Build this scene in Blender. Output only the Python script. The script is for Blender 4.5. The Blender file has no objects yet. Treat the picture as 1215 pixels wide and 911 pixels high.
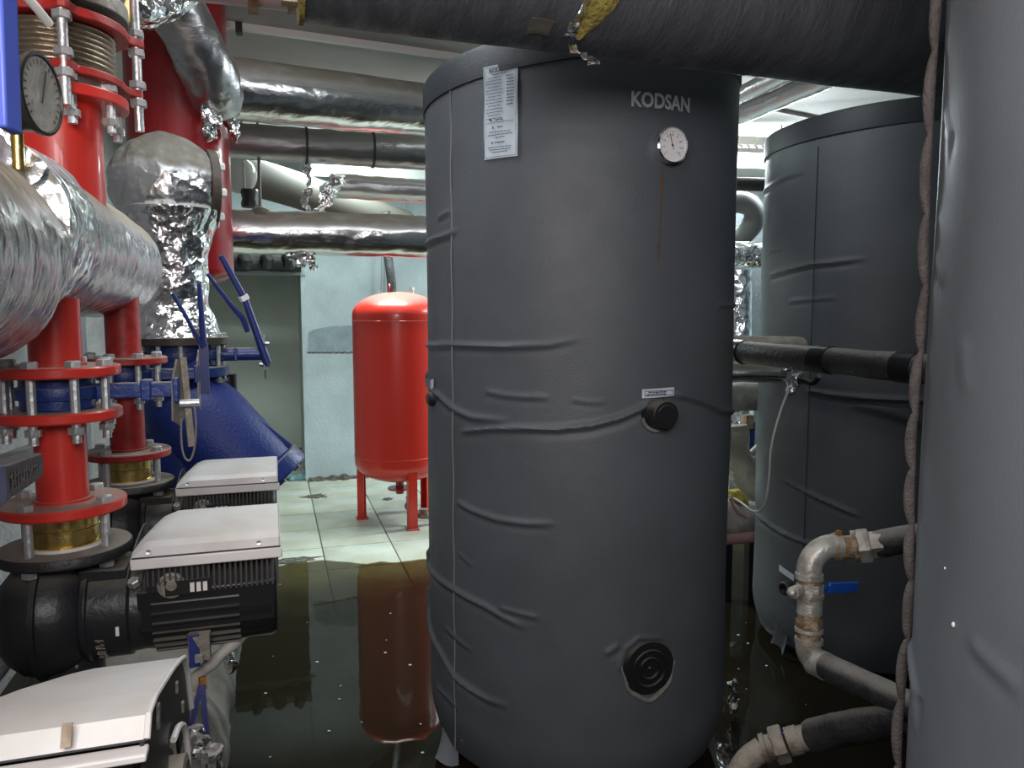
import bpy, bmesh, math, random
import numpy as np
from mathutils import Vector, Matrix, Quaternion, noise

random.seed(7)
S = bpy.context.scene
COL = S.collection
PI = math.pi

# ------------------------------------------------------------------ camera
YAW, TILT, CH, FPX = math.radians(17.5), math.radians(5.3), 1.55, 900.0
cam = bpy.data.cameras.new('camera')
cam.sensor_width = 36
cam.lens = FPX / 1215 * 36
cam.clip_start = 0.02
cam_o = bpy.data.objects.new('camera', cam)
COL.objects.link(cam_o)
cam_o.location = (0, 0, CH)
cam_o.rotation_euler = (PI / 2 - TILT, 0, -YAW)
S.camera = cam_o

# ------------------------------------------------------------------ world, lights, exposure
w = bpy.data.worlds.new('world'); S.world = w; w.use_nodes = True
w.node_tree.nodes['Background'].inputs[0].default_value = (0.55, 0.62, 0.7, 1)
w.node_tree.nodes['Background'].inputs[1].default_value = 0.02
S.view_settings.view_transform = 'Standard'
S.view_settings.look = 'None'
S.view_settings.gamma = 1
S.view_settings.use_curve_mapping = False
S.view_settings.exposure = 0.0

def area(name, loc, target, sx, sy, power, col):
    l = bpy.data.lights.new(name, 'AREA'); l.shape = 'RECTANGLE'
    l.size, l.size_y, l.energy, l.color = sx, sy, power, col
    o = bpy.data.objects.new(name, l); COL.objects.link(o)
    o.location = loc
    d = Vector(target) - Vector(loc)
    o.rotation_euler = d.to_track_quat('-Z', 'Y').to_euler()
    return o
# lamps assumed out of view; the upward pair and the left one are added fill
area('light_near', (-0.1, -0.45, 2.08), (0.45, 2.4, 1.4), 0.9, 0.55, 34, (1.0, 0.95, 0.93))
area('light_mid', (0.55, 2.3, 2.84), (0.55, 2.35, 0), 2.3, 0.2, 30, (0.9, 0.97, 1.0))  # unseen, placed and lengthened for the highlight bands on the foil pipes
area('light_aisle_end', (0.6, 5.6, 2.83), (0.55, 5.5, 0), 1.2, 0.3, 105, (0.85, 1.0, 0.97))
area('light_far_bay', (3.7, 5.6, 2.78), (3.7, 5.4, 0), 1.3, 0.3, 150, (0.84, 0.95, 1.0))
area('fill_far_bay_up', (3.4, 5.0, 2.35), (3.4, 5.0, 3.0), 1.3, 0.2, 40, (0.84, 0.95, 1.0))  # added fill, stands for the far tubes' upward light on the ceiling
area('fill_aisle_up', (0.6, 5.6, 2.6), (0.6, 5.6, 3.0), 1.2, 0.2, 4, (0.85, 1.0, 0.97))  # added fill, upward share of the aisle lamp
area('fill_left', (-0.62, 0.1, 2.45), (-0.2, 1.8, 1.0), 0.5, 0.2, 10, (1.0, 0.9, 0.86))  # unseen lamp added to brighten and warm the pump fronts

# ------------------------------------------------------------------ pixel rays (photo frame 1215 x 911)
F = Vector((math.sin(YAW) * math.cos(TILT), math.cos(YAW) * math.cos(TILT), -math.sin(TILT)))
R = Vector((math.cos(YAW), -math.sin(YAW), 0))
U = Vector((math.sin(YAW) * math.sin(TILT), math.cos(YAW) * math.sin(TILT), math.cos(TILT)))
C0 = Vector((0, 0, CH))
def ray(x, y): return F + R * ((x - 607.5) / FPX) + U * ((455.5 - y) / FPX)
def atD(x, y, t): return C0 + ray(x, y) * t
def atY(x, y, Y):
    d = ray(x, y); return C0 + d * (Y / d.y)
def atX(x, y, X):
    d = ray(x, y); return C0 + d * (X / d.x)
def on_cyl(x, y, cx, cy, r):
    d = ray(x, y); a = d.x * d.x + d.y * d.y; b = -(d.x * cx + d.y * cy); c = cx * cx + cy * cy - r * r
    D = b * b - a * c
    if D < 0: t = -b / a
    else: t = (-b - math.sqrt(D)) / a
    P = C0 + d * t
    return math.atan2(P.y - cy, P.x - cx), P.z

# ------------------------------------------------------------------ materials
def lin(c):
    return tuple((v / 12.92 if v <= .04045 else ((v + .055) / 1.055) ** 2.4) for v in c)
def hexc(h): return lin(tuple(int(h[i:i + 2], 16) / 255 for i in (0, 2, 4)))
MATS = {}
def mat(name, col, rough=.5, metal=0., bump=None, var=None, dust=0., crinkle=None, col2=None, coat=0., emit=0., dustcol=(.30, .27, .225), drange=(.25, .8), rvar=0., stretch=None, spec=.5):
    m = bpy.data.materials.new(name); m.use_nodes = True; MATS[name] = m
    nt = m.node_tree; N = nt.nodes; L = nt.links; bs = N['Principled BSDF']
    if isinstance(col, str): col = hexc(col)
    if isinstance(col2, str): col2 = hexc(col2)
    bs.inputs['Base Color'].default_value = (*col, 1)
    bs.inputs['Roughness'].default_value = rough
    bs.inputs['Metallic'].default_value = metal
    bs.inputs['Coat Weight'].default_value = coat
    bs.inputs['Specular IOR Level'].default_value = spec
    if emit:
        bs.inputs['Emission Color'].default_value = (*col, 1); bs.inputs['Emission Strength'].default_value = emit
    tc = N.new('ShaderNodeTexCoord').outputs['Object']
    if stretch:
        mp = N.new('ShaderNodeMapping'); mp.inputs['Scale'].default_value = stretch
        L.new(tc, mp.inputs[0]); tc = mp.outputs[0]
    def nz(scale, detail=4, dist=0., ro=.55):
        n = N.new('ShaderNodeTexNoise'); n.inputs['Scale'].default_value = scale
        n.inputs['Detail'].default_value = detail; n.inputs['Distortion'].default_value = dist
        n.inputs['Roughness'].default_value = ro
        L.new(tc, n.inputs['Vector']); return n.outputs['Fac']
    def rmp(src, a, b, lo=0., hi=1.):
        r = N.new('ShaderNodeMapRange'); r.interpolation_type = 'SMOOTHSTEP'
        r.inputs[1].default_value = a; r.inputs[2].default_value = b; r.inputs[3].default_value = lo; r.inputs[4].default_value = hi
        L.new(src, r.inputs[0]); return r.outputs[0]
    def mixc(f, a, b):
        x = N.new('ShaderNodeMix'); x.data_type = 'RGBA'
        L.new(f, x.inputs[0])
        for s, i in ((a, 6), (b, 7)):
            if isinstance(s, tuple): x.inputs[i].default_value = (*s, 1)
            else: L.new(s, x.inputs[i])
        return x.outputs[2]
    def mixf(f, a, b):
        x = N.new('ShaderNodeMix'); x.data_type = 'FLOAT'
        L.new(f, x.inputs[0])
        for s, i in ((a, 2), (b, 3)):
            if isinstance(s, (int, float)): x.inputs[i].default_value = s
            else: L.new(s, x.inputs[i])
        return x.outputs[0]
    c = col; ro = rough; me = metal
    if var:
        sc, a = var
        c2 = col2 if col2 else tuple(v * (1 - a) for v in col)
        c = mixc(rmp(nz(sc, 6), .35, .68), col, c2)
        L.new(c, bs.inputs['Base Color'])
    if rvar:
        ro = mixf(rmp(nz(9, 5), .3, .7), rough, min(1, rough + rvar)); L.new(ro, bs.inputs['Roughness'])
    if dust:
        g = N.new('ShaderNodeNewGeometry'); sp = N.new('ShaderNodeSeparateXYZ'); L.new(g.outputs['Normal'], sp.inputs[0])
        up = rmp(sp.outputs['Z'], drange[0], drange[1])
        mm = N.new('ShaderNodeMath'); mm.operation = 'MULTIPLY'; L.new(up, mm.inputs[0]); L.new(rmp(nz(14, 5), .15, .55, .55, 1.), mm.inputs[1])
        m2 = N.new('ShaderNodeMath'); m2.operation = 'MULTIPLY'; L.new(mm.outputs[0], m2.inputs[0]); m2.inputs[1].default_value = dust
        fac = m2.outputs[0]
        L.new(mixc(fac, c, dustcol), bs.inputs['Base Color'])
        L.new(mixf(fac, ro, .95), bs.inputs['Roughness'])
        L.new(mixf(fac, me, 0.), bs.inputs['Metallic'])
    h = None
    if crinkle:
        sc, st = crinkle
        v = N.new('ShaderNodeTexVoronoi'); v.inputs['Scale'].default_value = sc
        nn = N.new('ShaderNodeTexNoise'); nn.inputs['Scale'].default_value = sc * .5; nn.inputs['Detail'].default_value = 3
        L.new(tc, nn.inputs['Vector'])
        ad = N.new('ShaderNodeVectorMath'); ad.operation = 'MULTIPLY_ADD'
        L.new(nn.outputs['Color'], ad.inputs[0]); ad.inputs[1].default_value = (3 / sc,) * 3; L.new(tc, ad.inputs[2])
        L.new(ad.outputs[0], v.inputs['Vector'])
        b = N.new('ShaderNodeBump'); b.inputs['Strength'].default_value = st; b.inputs['Distance'].default_value = .35 / sc
        L.new(v.outputs['Distance'], b.inputs['Height']); h = b.outputs[0]; L.new(h, bs.inputs['Normal'])
    if bump:
        sc, st = bump
        b = N.new('ShaderNodeBump'); b.inputs['Strength'].default_value = st; b.inputs['Distance'].default_value = .01
        L.new(nz(sc, 5), b.inputs['Height'])
        if h: L.new(h, b.inputs['Normal'])
        L.new(b.outputs[0], bs.inputs['Normal'])
    return m

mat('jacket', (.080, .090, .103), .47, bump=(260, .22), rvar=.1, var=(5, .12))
mat('jacket_near', (.165, .182, .205), .45, bump=(200, .06), var=(4, .12), rvar=.1)  # jacket colour lightened for dust and lamplight on the closest tank
mat('jacket_cap', (.018, .022, .028), .55, bump=(200, .15))
mat('jacket_seam', (.20, .20, .20), .7)
mat('dust_ridge', (.19, .19, .175), .85, bump=(90, .5), var=(20, .3))
mat('piping', (.12, .105, .10), .8, bump=(160, .6), var=(30, .35))
mat('black_plastic', (.012, .012, .014), .38, dust=.25)
mat('black_rubber', (.02, .021, .024), .5, bump=(60, .5), dust=.55, var=(14, .4))
mat('black_rubber_dusty', (.028, .029, .032), .5, bump=(70, .5), dust=.5, drange=(.4, 1.), var=(14, .5))
mat('tape', (.008, .008, .010), .3)
mat('foil', (.80, .79, .80), .2, 1., crinkle=(13, .10), bump=(30, .25), dust=1., drange=(.0, .55), stretch=(.5, 1, 1))
mat('foil_clean', (.83, .84, .87), .2, 1., crinkle=(11, .6), bump=(18, .4), dust=.25)
mat('foil_crumpled', (.82, .82, .83), .2, 1., crinkle=(17, .75), bump=(24, .6), dust=.55, drange=(.5, .95))
mat('foil_streaked', (.55, .53, .54), .26, 1., crinkle=(9, .22), bump=(13, .55), dust=1., dustcol=(.36, .31, .24), drange=(.2, .6), stretch=(1, 2.6, 1))
mat('foil_dark', (.50, .49, .50), .26, 1., crinkle=(12, .12), bump=(30, .3), dust=.8, drange=(.2, .7), rvar=.15, stretch=(.5, 1, 1))
mat('foil_overhead', (.115, .122, .135), .42, .55, crinkle=(9, .06), bump=(45, .35), rvar=.2, var=(9, .35), stretch=(2.5, 1, .6))
mat('foil_elbow', (.74, .74, .75), .25, 1., crinkle=(12, .5), bump=(16, .5), dust=1., drange=(-.02, .38), dustcol=(.20, .185, .155))
mat('fin_grey', (.11, .11, .115), .35, .6, dust=.5)
mat('dusty_foil', (.42, .40, .35), .62, .35, crinkle=(20, .5), bump=(20, .6), dust=1., drange=(-.2, .5), dustcol=(.19, .175, .145))
mat('wool', (.30, .25, .05), .95, bump=(120, 1.), var=(60, .5), col2=(.16, .12, .03))
mat('orange_foam', (.30, .13, .03), .9, bump=(80, .8))
mat('red', (.60, .032, .022), .36, bump=(30, .08), dust=.9, drange=(.7, .97), coat=.2)
mat('red_tank', (.60, .030, .018), .3, bump=(120, .05), dust=.7, drange=(.55, 1.), dustcol=(.25, .16, .13), coat=.25)
mat('red_vessel', (.33, .010, .014), .3, bump=(18, .06), coat=.3)
mat('red_dirty', (.42, .022, .018), .45, dust=1., drange=(.5, .9), var=(26, .35), bump=(40, .2))
mat('blue', (.010, .030, .165), .38, dust=.8, drange=(.6, .95), bump=(60, .25), coat=.15)
mat('blue_strainer', (.006, .022, .17), .5, dust=.4, drange=(.8, 1.), bump=(90, .3), dustcol=(.2, .18, .16))
mat('blue_handle', (.012, .022, .13), .42, dust=.6, drange=(.5, .9))
mat('blue_near', (.07, .11, .48), .4)
mat('blue_bright', (.01, .09, .50), .4)
mat('black_iron', (.020, .021, .025), .38, .2, bump=(70, .15), dust=.9, dustcol=(.20, .17, .14), drange=(.5, 1.))
mat('black_flange', (.018, .018, .02), .5, dust=1., dustcol=(.24, .21, .18), drange=(.5, .9), bump=(60, .3))
mat('brown_flange', (.055, .042, .034), .5, .3, dust=.5, bump=(50, .3))
mat('motor_black', (.02, .02, .022), .33, .4, dust=.35, drange=(.4, .9))
mat('cover_grey', (.66, .66, .66), .42, var=(6, .14), col2=(.56, .53, .50), dust=.25, drange=(.75, 1), bump=(30, .06))
mat('cover_lip', (.70, .67, .66), .42, var=(9, .1))
mat('stain', (.40, .31, .23), .8, var=(60, .4))
mat('steel', (.55, .55, .55), .3, 1., dust=.35, bump=(40, .2), rvar=.2)
mat('zinc', (.62, .63, .64), .33, .9, bump=(50, .3), rvar=.25, dust=.3)
mat('galvanised', (.62, .62, .60), .42, .6, bump=(35, .5), var=(22, .6), col2=(.36, .32, .26), dust=.5, dustcol=(.32, .29, .25))
mat('galvanised_dirty', (.30, .27, .23), .6, .4, bump=(45, .8), var=(22, .6), col2=(.14, .11, .08), dust=.8)
mat('rusty_thread', (.24, .15, .08), .6, .5, bump=(60, .8), var=(40, .6), col2=(.40, .33, .24))
mat('brass', (.68, .50, .17), .3, 1., bump=(40, .25), var=(30, .35))
mat('dusty_black_pipe', (.03, .03, .033), .5, bump=(45, .8), dust=.75, drange=(.2, .9), dustcol=(.30, .28, .25), var=(20, .4))
mat('chrome', (.75, .76, .78), .1, 1.)
mat('dial', (.74, .73, .74), .35)
mat('print_dark', (.04, .04, .05), .6)
mat('paper', (.55, .62, .70), .55, var=(30, .1))
mat('silver_print', (.50, .52, .54), .4, .2)
mat('bellows', (.62, .57, .50), .3, .95, bump=(60, .2))
mat('dusty_steel', (.25, .23, .20), .6, .6, dust=.9, bump=(40, .5))
mat('yellow_hose', (.45, .33, .03), .5, dust=.4, bump=(40, .3))
mat('white_plastic', (.72, .70, .68), .4)
mat('grey_conduit', (.36, .34, .31), .6, dust=.3)
mat('grey_pipe', (.33, .36, .38), .5, dust=.5)
mat('wall_paint', (.42, .50, .52), .8, var=(3.5, .16), bump=(60, .5))
mat('wall_left_paint', (.25, .24, .245), .85, var=(5, .25), bump=(35, 1.))
mat('wall_green', (.62, .68, .62), .75, var=(3, .1), bump=(160, .4))
mat('plaster', (.27, .34, .37), .9, var=(8, .2), bump=(80, .6))
mat('grime', (.05, .045, .035), .9, bump=(60, 1.), var=(30, .6), col2=(.16, .15, .12))
mat('ceiling_paint', (.46, .46, .44), .8, var=(2.5, .12), bump=(70, .3))
mat('tile', (.52, .56, .49), .3, var=(2.6, .22), col2=(.40, .41, .32), bump=(40, .05), rvar=.25)
mat('grout', (.10, .09, .06), .9, bump=(90, .6))
mat('duct', (.07, .065, .055), .7)
mat('duct_pale', (.13, .14, .135), .6)
mat('pink_pipe', (.34, .17, .17), .5, dust=.4)
mat('cable_white', (.42, .42, .40), .6)
mat('lamp', (.9, .97, 1.), .5, emit=9.)
mat('skin_grey_wrap', (.38, .37, .33), .7, bump=(20, .8), var=(10, .5), dust=.6)
mat('yellow_rag', (.5, .42, .08), .9, bump=(50, 1.))
mat('blue_rag', (.18, .33, .36), .9, bump=(50, 1.))

def glassmat():
    m = bpy.data.materials.new('globe_glass'); m.use_nodes = True; MATS['globe_glass'] = m
    b = m.node_tree.nodes['Principled BSDF']
    b.inputs['Base Color'].default_value = (.75, .75, .72, 1); b.inputs['Roughness'].default_value = .18
    b.inputs['Transmission Weight'].default_value = .75; b.inputs['IOR'].default_value = 1.15
glassmat()
def rustfilm():
    m = bpy.data.materials.new('rust_streak'); m.use_nodes = True; MATS['rust_streak'] = m
    nt = m.node_tree; N = nt.nodes; b = N['Principled BSDF']
    b.inputs['Base Color'].default_value = (.17, .10, .05, 1); b.inputs['Roughness'].default_value = .8
    n = N.new('ShaderNodeTexNoise'); n.inputs['Scale'].default_value = 25
    tc = N.new('ShaderNodeTexCoord'); nt.links.new(tc.outputs['Object'], n.inputs['Vector'])
    r = N.new('ShaderNodeMapRange'); r.inputs[1].default_value = .35; r.inputs[2].default_value = .7; r.inputs[3].default_value = .1; r.inputs[4].default_value = .6
    nt.links.new(n.outputs['Fac'], r.inputs[0]); nt.links.new(r.outputs[0], b.inputs['Alpha'])
rustfilm()
def watermat():
    m = bpy.data.materials.new('murky_water'); m.use_nodes = True; MATS['murky_water'] = m
    nt = m.node_tree; N = nt.nodes; L = nt.links; N.remove(N['Principled BSDF'])
    tc = N.new('ShaderNodeTexCoord').outputs['Object']
    sp = N.new('ShaderNodeSeparateXYZ'); L.new(tc, sp.inputs[0])
    n = N.new('ShaderNodeTexNoise'); n.inputs['Scale'].default_value = 1.6; n.inputs['Detail'].default_value = 5; L.new(tc, n.inputs['Vector'])
    a = N.new('ShaderNodeMath'); a.operation = 'MULTIPLY_ADD'; L.new(n.outputs['Fac'], a.inputs[0]); a.inputs[1].default_value = 1.1; L.new(sp.outputs['Y'], a.inputs[2])
    r = N.new('ShaderNodeMapRange'); r.interpolation_type = 'SMOOTHSTEP'   # shallow and clear at the far edge, silt-laden towards the deep part
    r.inputs[1].default_value = 4.3; r.inputs[2].default_value = 5.3; r.inputs[3].default_value = .985; r.inputs[4].default_value = .15
    L.new(a.outputs[0], r.inputs[0])
    tr = N.new('ShaderNodeBsdfTransparent'); tr.inputs[0].default_value = (.50, .44, .30, 1)
    df = N.new('ShaderNodeBsdfDiffuse'); df.inputs[0].default_value = (.016, .013, .008, 1)
    mx = N.new('ShaderNodeMixShader'); L.new(r.outputs[0], mx.inputs[0]); L.new(tr.outputs[0], mx.inputs[1]); L.new(df.outputs[0], mx.inputs[2])
    gl = N.new('ShaderNodeBsdfGlossy'); gl.inputs['Roughness'].default_value = .015
    n2 = N.new('ShaderNodeTexNoise'); n2.inputs['Scale'].default_value = 5; n2.inputs['Detail'].default_value = 2; L.new(tc, n2.inputs['Vector'])
    b = N.new('ShaderNodeBump'); b.inputs['Strength'].default_value = .03; b.inputs['Distance'].default_value = .02; L.new(n2.outputs['Fac'], b.inputs['Height'])
    L.new(b.outputs[0], gl.inputs['Normal'])
    fr = N.new('ShaderNodeFresnel'); fr.inputs[0].default_value = 1.33
    m2 = N.new('ShaderNodeMixShader'); L.new(fr.outputs[0], m2.inputs[0]); L.new(mx.outputs[0], m2.inputs[1]); L.new(gl.outputs[0], m2.inputs[2])
    L.new(m2.outputs[0], N['Material Output'].inputs[0])
watermat()

# ------------------------------------------------------------------ mesh helpers
def frame(ax):
    ax = Vector(ax).normalized()
    t = Vector((0, 0, 1)) if abs(ax.z) < .9 else Vector((1, 0, 0))
    x = t.cross(ax).normalized(); y = ax.cross(x)
    return x, y, ax
ORG = {}
class MB:
    def __init__(s): s.v = []; s.f = []
    def add(s, vs, fs):
        b = len(s.v); s.v += [Vector(v) for v in vs]; s.f += [tuple(i + b for i in f) for f in fs]; return s
    def box(s, c, size, rot=None):
        c = Vector(c); h = Vector(size) / 2
        vs = [Vector((x * h.x, y * h.y, z * h.z)) for x in (-1, 1) for y in (-1, 1) for z in (-1, 1)]
        if rot is not None: vs = [rot @ v for v in vs]
        return s.add([c + v for v in vs], [(0, 1, 3, 2), (4, 6, 7, 5), (0, 4, 5, 1), (2, 3, 7, 6), (0, 2, 6, 4), (1, 5, 7, 3)])
    def bar(s, p0, p1, wd, th, up=(0, 0, 1)):
        p0, p1 = Vector(p0), Vector(p1); z = (p1 - p0); L = z.length; z.normalize()
        x = Vector(up).cross(z)
        if x.length < 1e-4: x = Vector((1, 0, 0)).cross(z)
        x.normalize(); y = z.cross(x)
        return s.box((p0 + p1) / 2, (wd, th, L), Matrix((x, y, z)).transposed())
    def lathe(s, o, ax, prof, n=32, cap0=True, cap1=True, ph=0.):
        o = Vector(o); x, y, z = frame(ax); vs = []; fs = []
        for d, r in prof:
            for k in range(n):
                a = 2 * PI * k / n + ph; vs.append(o + z * d + x * (r * math.cos(a)) + y * (r * math.sin(a)))
        m = len(prof)
        for i in range(m - 1):
            for k in range(n):
                k2 = (k + 1) % n
                fs.append((i * n + k, i * n + k2, (i + 1) * n + k2, (i + 1) * n + k))
        if cap0: fs.append(tuple(range(n - 1, -1, -1)))
        if cap1: fs.append(tuple((m - 1) * n + k for k in range(n)))
        return s.add(vs, fs)
    def cyl(s, p0, p1, r, n=24, r1=None):
        p0, p1 = Vector(p0), Vector(p1)
        return s.lathe(p0, p1 - p0, [(0, r), ((p1 - p0).length, r if r1 is None else r1)], n)
    def ring(s, o, ax, ro, ri, h, n=40):
        return s.lathe(o, ax, [(0, ri), (0, ro), (h, ro), (h, ri), (0, ri)], n, False, False)
    def tube(s, pts, r, n=20, caps=True, fn=None):
        pts = [Vector(p) for p in pts]; m = len(pts)
        rr = r if isinstance(r, (list, tuple)) else [r] * m
        T = [(pts[min(i + 1, m - 1)] - pts[max(i - 1, 0)]).normalized() for i in range(m)]
        x, y, _ = frame(T[0]); vs = []; fs = []
        for i in range(m):
            if i:
                q = T[i - 1].rotation_difference(T[i]); x = q @ x
            x = (x - T[i] * x.dot(T[i])).normalized(); y = T[i].cross(x)
            for k in range(n):
                a = 2 * PI * k / n; q = rr[i]
                if fn: q = fn(i / (m - 1), a, q, pts[i])
                vs.append(pts[i] + x * (q * math.cos(a)) + y * (q * math.sin(a)))
        for i in range(m - 1):
            for k in range(n):
                k2 = (k + 1) % n; fs.append((i * n + k, i * n + k2, (i + 1) * n + k2, (i + 1) * n + k))
        if caps: fs.append(tuple(range(n - 1, -1, -1))); fs.append(tuple((m - 1) * n + k for k in range(n)))
        return s.add(vs, fs)
    def ball(s, c, r, n=20, m=12, sq=(1, 1, 1)):
        c = Vector(c); vs = []; fs = []
        for i in range(1, m):
            p = PI * i / m
            for k in range(n):
                a = 2 * PI * k / n; vs.append(c + Vector((r * math.sin(p) * math.cos(a) * sq[0], r * math.sin(p) * math.sin(a) * sq[1], r * math.cos(p) * sq[2])))
        t = len(vs); vs += [c + Vector((0, 0, r * sq[2])), c - Vector((0, 0, r * sq[2]))]
        for i in range(m - 2):
            for k in range(n):
                k2 = (k + 1) % n; fs.append((i * n + k, (i + 1) * n + k, (i + 1) * n + k2, i * n + k2))
        for k in range(n):
            k2 = (k + 1) % n; fs.append((t, k, k2)); fs.append((t + 1, (m - 2) * n + k2, (m - 2) * n + k))
        return s.add(vs, fs)
    def prism(s, poly, o, ux, uy, h):
        o, ux, uy = Vector(o), Vector(ux), Vector(uy); nz = ux.cross(uy).normalized() * h; n = len(poly)
        vs = [o + ux * a + uy * b for a, b in poly]; vs += [v + nz for v in vs]
        fs = [tuple(range(n - 1, -1, -1)), tuple(range(n, 2 * n))] + [(i, (i + 1) % n, (i + 1) % n + n, i + n) for i in range(n)]
        return s.add(vs, fs)
    def sheet(s, rows, th=.002):
        """grid of points made into a thin solid sheet"""
        m, n = len(rows), len(rows[0]); P = [[Vector(p) for p in r] for r in rows]; vs = []; 
        Nn = []
        for i in range(m):
            for j in range(n):
                a = P[min(i + 1, m - 1)][j] - P[max(i - 1, 0)][j]; b = P[i][min(j + 1, n - 1)] - P[i][max(j - 1, 0)]
                Nn.append(a.cross(b).normalized() * th)
        A = [P[i][j] for i in range(m) for j in range(n)]; vs = A + [A[k] + Nn[k] for k in range(m * n)]; q = m * n; fs = []
        for i in range(m - 1):
            for j in range(n - 1):
                a, b, c, d = i * n + j, i * n + j + 1, (i + 1) * n + j + 1, (i + 1) * n + j
                fs.append((a, b, c, d)); fs.append((a + q, d + q, c + q, b + q))
        edge = [i for i in range(n)] + [i * n + n - 1 for i in range(1, m)] + [(m - 1) * n + j for j in range(n - 2, -1, -1)] + [i * n for i in range(m - 2, 0, -1)]
        for k in range(len(edge)):
            a, b = edge[k], edge[(k + 1) % len(edge)]; fs.append((b, a, a + q, b + q))
        return s.add(vs, fs)
    def jitter(s, amp, sc, seed=0):
        for i, v in enumerate(s.v):
            q = v * sc + Vector((seed, seed * 1.7, 0)); s.v[i] = v + noise.noise_vector(q) * amp
        return s
    def build(s, name, m, parent=None, ang=38, bevel=0., base=None):
        if base is not None: o0 = Vector(base)
        elif parent is not None: o0 = ORG[parent]
        else:
            xs = [v.x for v in s.v]; ys = [v.y for v in s.v]; zs = [v.z for v in s.v]
            o0 = Vector(((min(xs) + max(xs)) / 2, (min(ys) + max(ys)) / 2, min(zs)))
        me = bpy.data.meshes.new(name); me.from_pydata([v - o0 for v in s.v], [], s.f); me.validate()
        me.materials.append(MATS[m])
        me.shade_smooth(); me.set_sharp_from_angle(angle=math.radians(ang))
        o = bpy.data.objects.new(name, me); COL.objects.link(o); ORG[o] = o0
        if parent is not None:
            o.parent = parent
            o.location = o0 - ORG[parent]
        else: o.location = o0
        if bevel:
            b = o.modifiers.new('bevel', 'BEVEL'); b.width = bevel; b.segments = 2; b.limit_method = 'ANGLE'
        return o
def tag(o, label=None, cat=None, group=None, kind=None):
    for k, v in (('label', label), ('category', cat), ('group', group), ('kind', kind)):
        if v: o[k] = v
    return o
def thing(name, loc, label, cat, group=None):
    o = bpy.data.objects.new(name, None); COL.objects.link(o); o.location = loc; ORG[o] = Vector(loc); o.empty_display_size = .05
    return tag(o, label, cat, group)
def kids(o): return [c for c in bpy.data.objects if c.parent == o]
def copy_tree(o, d=(0, 0, 0), parent=None):
    ch = kids(o); c = o.copy(); COL.objects.link(c); c.parent = parent; ORG[c] = ORG[o] + Vector(d)
    if parent is None: c.location = Vector(o.location) + Vector(d)
    for k in ch: copy_tree(k, d, c)
    return c
MESHC = {}
def place(name, key, fn, m, pos, ax, parent):
    """a small shared mesh, built along +Z, put at pos pointing along ax"""
    if (key, m) not in MESHC:
        b = MB(); fn(b)
        me = bpy.data.meshes.new(name); me.from_pydata(b.v, [], b.f); me.materials.append(MATS[m]); me.shade_smooth(); me.set_sharp_from_angle(angle=math.radians(35)); MESHC[(key, m)] = me
    o = bpy.data.objects.new(name, MESHC[(key, m)]); COL.objects.link(o)
    o.parent = parent; o.location = Vector(pos) - ORG[parent]; ORG[o] = Vector(pos)
    o.rotation_mode = 'QUATERNION'; o.rotation_quaternion = Vector((0, 0, 1)).rotation_difference(Vector(ax).normalized())
    return o
def bolt_fn(L, r, e=.012):
    def g(b):
        b.cyl((0, 0, -e - L), (0, 0, r * 1.1), r, 10)
        b.lathe((0, 0, 0), (0, 0, 1), [(0, r * 1.75), (r * 1.3, r * 1.75), (r * 1.5, r * 1.4)], 6)
        b.lathe((0, 0, -L), (0, 0, -1), [(0, r * 1.75), (r * 1.5, r * 1.75)], 6)
    return g
def bolts(parent, o, ax, rad, n, L, r, m='zinc', ph=0., e=.02):
    x, y, z = frame(ax)
    for k in range(n):
        a = 2 * PI * k / n + ph
        place('bolt', ('bolt', round(L, 4), r, e), bolt_fn(L, r, e), m, Vector(o) + x * rad * math.cos(a) + y * rad * math.sin(a), ax, parent)
def arc(c, p0, p1, n=10):
    """points of the circular arc about c from p0 to p1"""
    c, p0, p1 = Vector(c), Vector(p0) , Vector(p1); a, b = p0 - c, p1 - c; q = a.rotation_difference(b); out = []
    for i in range(n + 1):
        out.append(c + Quaternion().slerp(q, i / n) @ a)
    return out
def dens(pts, step=.02):
    out = [Vector(pts[0])]
    for a, b in zip(pts, pts[1:]):
        a, b = Vector(a), Vector(b); k = max(1, int((b - a).length / step))
        for i in range(1, k + 1): out.append(a.lerp(b, i / k))
    return out
def smooth(pts, step=.02, it=3):
    P = [Vector(p) for p in pts]
    for _ in range(it):
        Q = [P[0]]
        for a, b in zip(P, P[1:]): Q += [a * .75 + b * .25, a * .25 + b * .75]
        Q.append(P[-1]); P = Q
    return dens(P, step)
def crum(amp, sc, seed=0.):
    def f(t, a, q, p):
        v = Vector((math.cos(a) * q * sc, math.sin(a) * q * sc, 0)) + p * sc + Vector((seed, 0, seed))
        return q + amp * (noise.noise(v) + .5 * noise.noise(v * 2.3) + .35 * abs(noise.noise(v * 5.1)))
    return f

# ------------------------------------------------------------------ setting
def struct(o, label=None): o['kind'] = 'structure'; return o
CEIL = 2.88
def slab(name, lo, hi, m):
    lo, hi = Vector(lo), Vector(hi)
    return struct(MB().box((lo + hi) / 2, hi - lo).build(name, m))
floor = slab('floor', (-1.1, -2.2, -.08), (6.0, 8.75, -.012), 'grout')
TW, TH = .455, .4575
def tilefn(b):
    h = .2235; e = .004
    b.lathe((0, 0, -.012), (0, 0, 1), [(0, h * 1.41421), (.010, h * 1.41421), (.012, (h - e) * 1.41421)], 4, True, True, PI / 4)
rt = random.Random(3)
for j in range(-9, 7):
    for i in range(-3, 9):
        x0, y0 = .277 + TW * i, 5.535 + TH * j
        t = place('tile', 'tile', tilefn, 'tile', (x0 + TW / 2, y0 + TH / 2, rt.uniform(-.0012, .0006)), (rt.uniform(-.003, .003), rt.uniform(-.003, .003), 1), floor)
        t.rotation_mode = 'QUATERNION'
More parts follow.
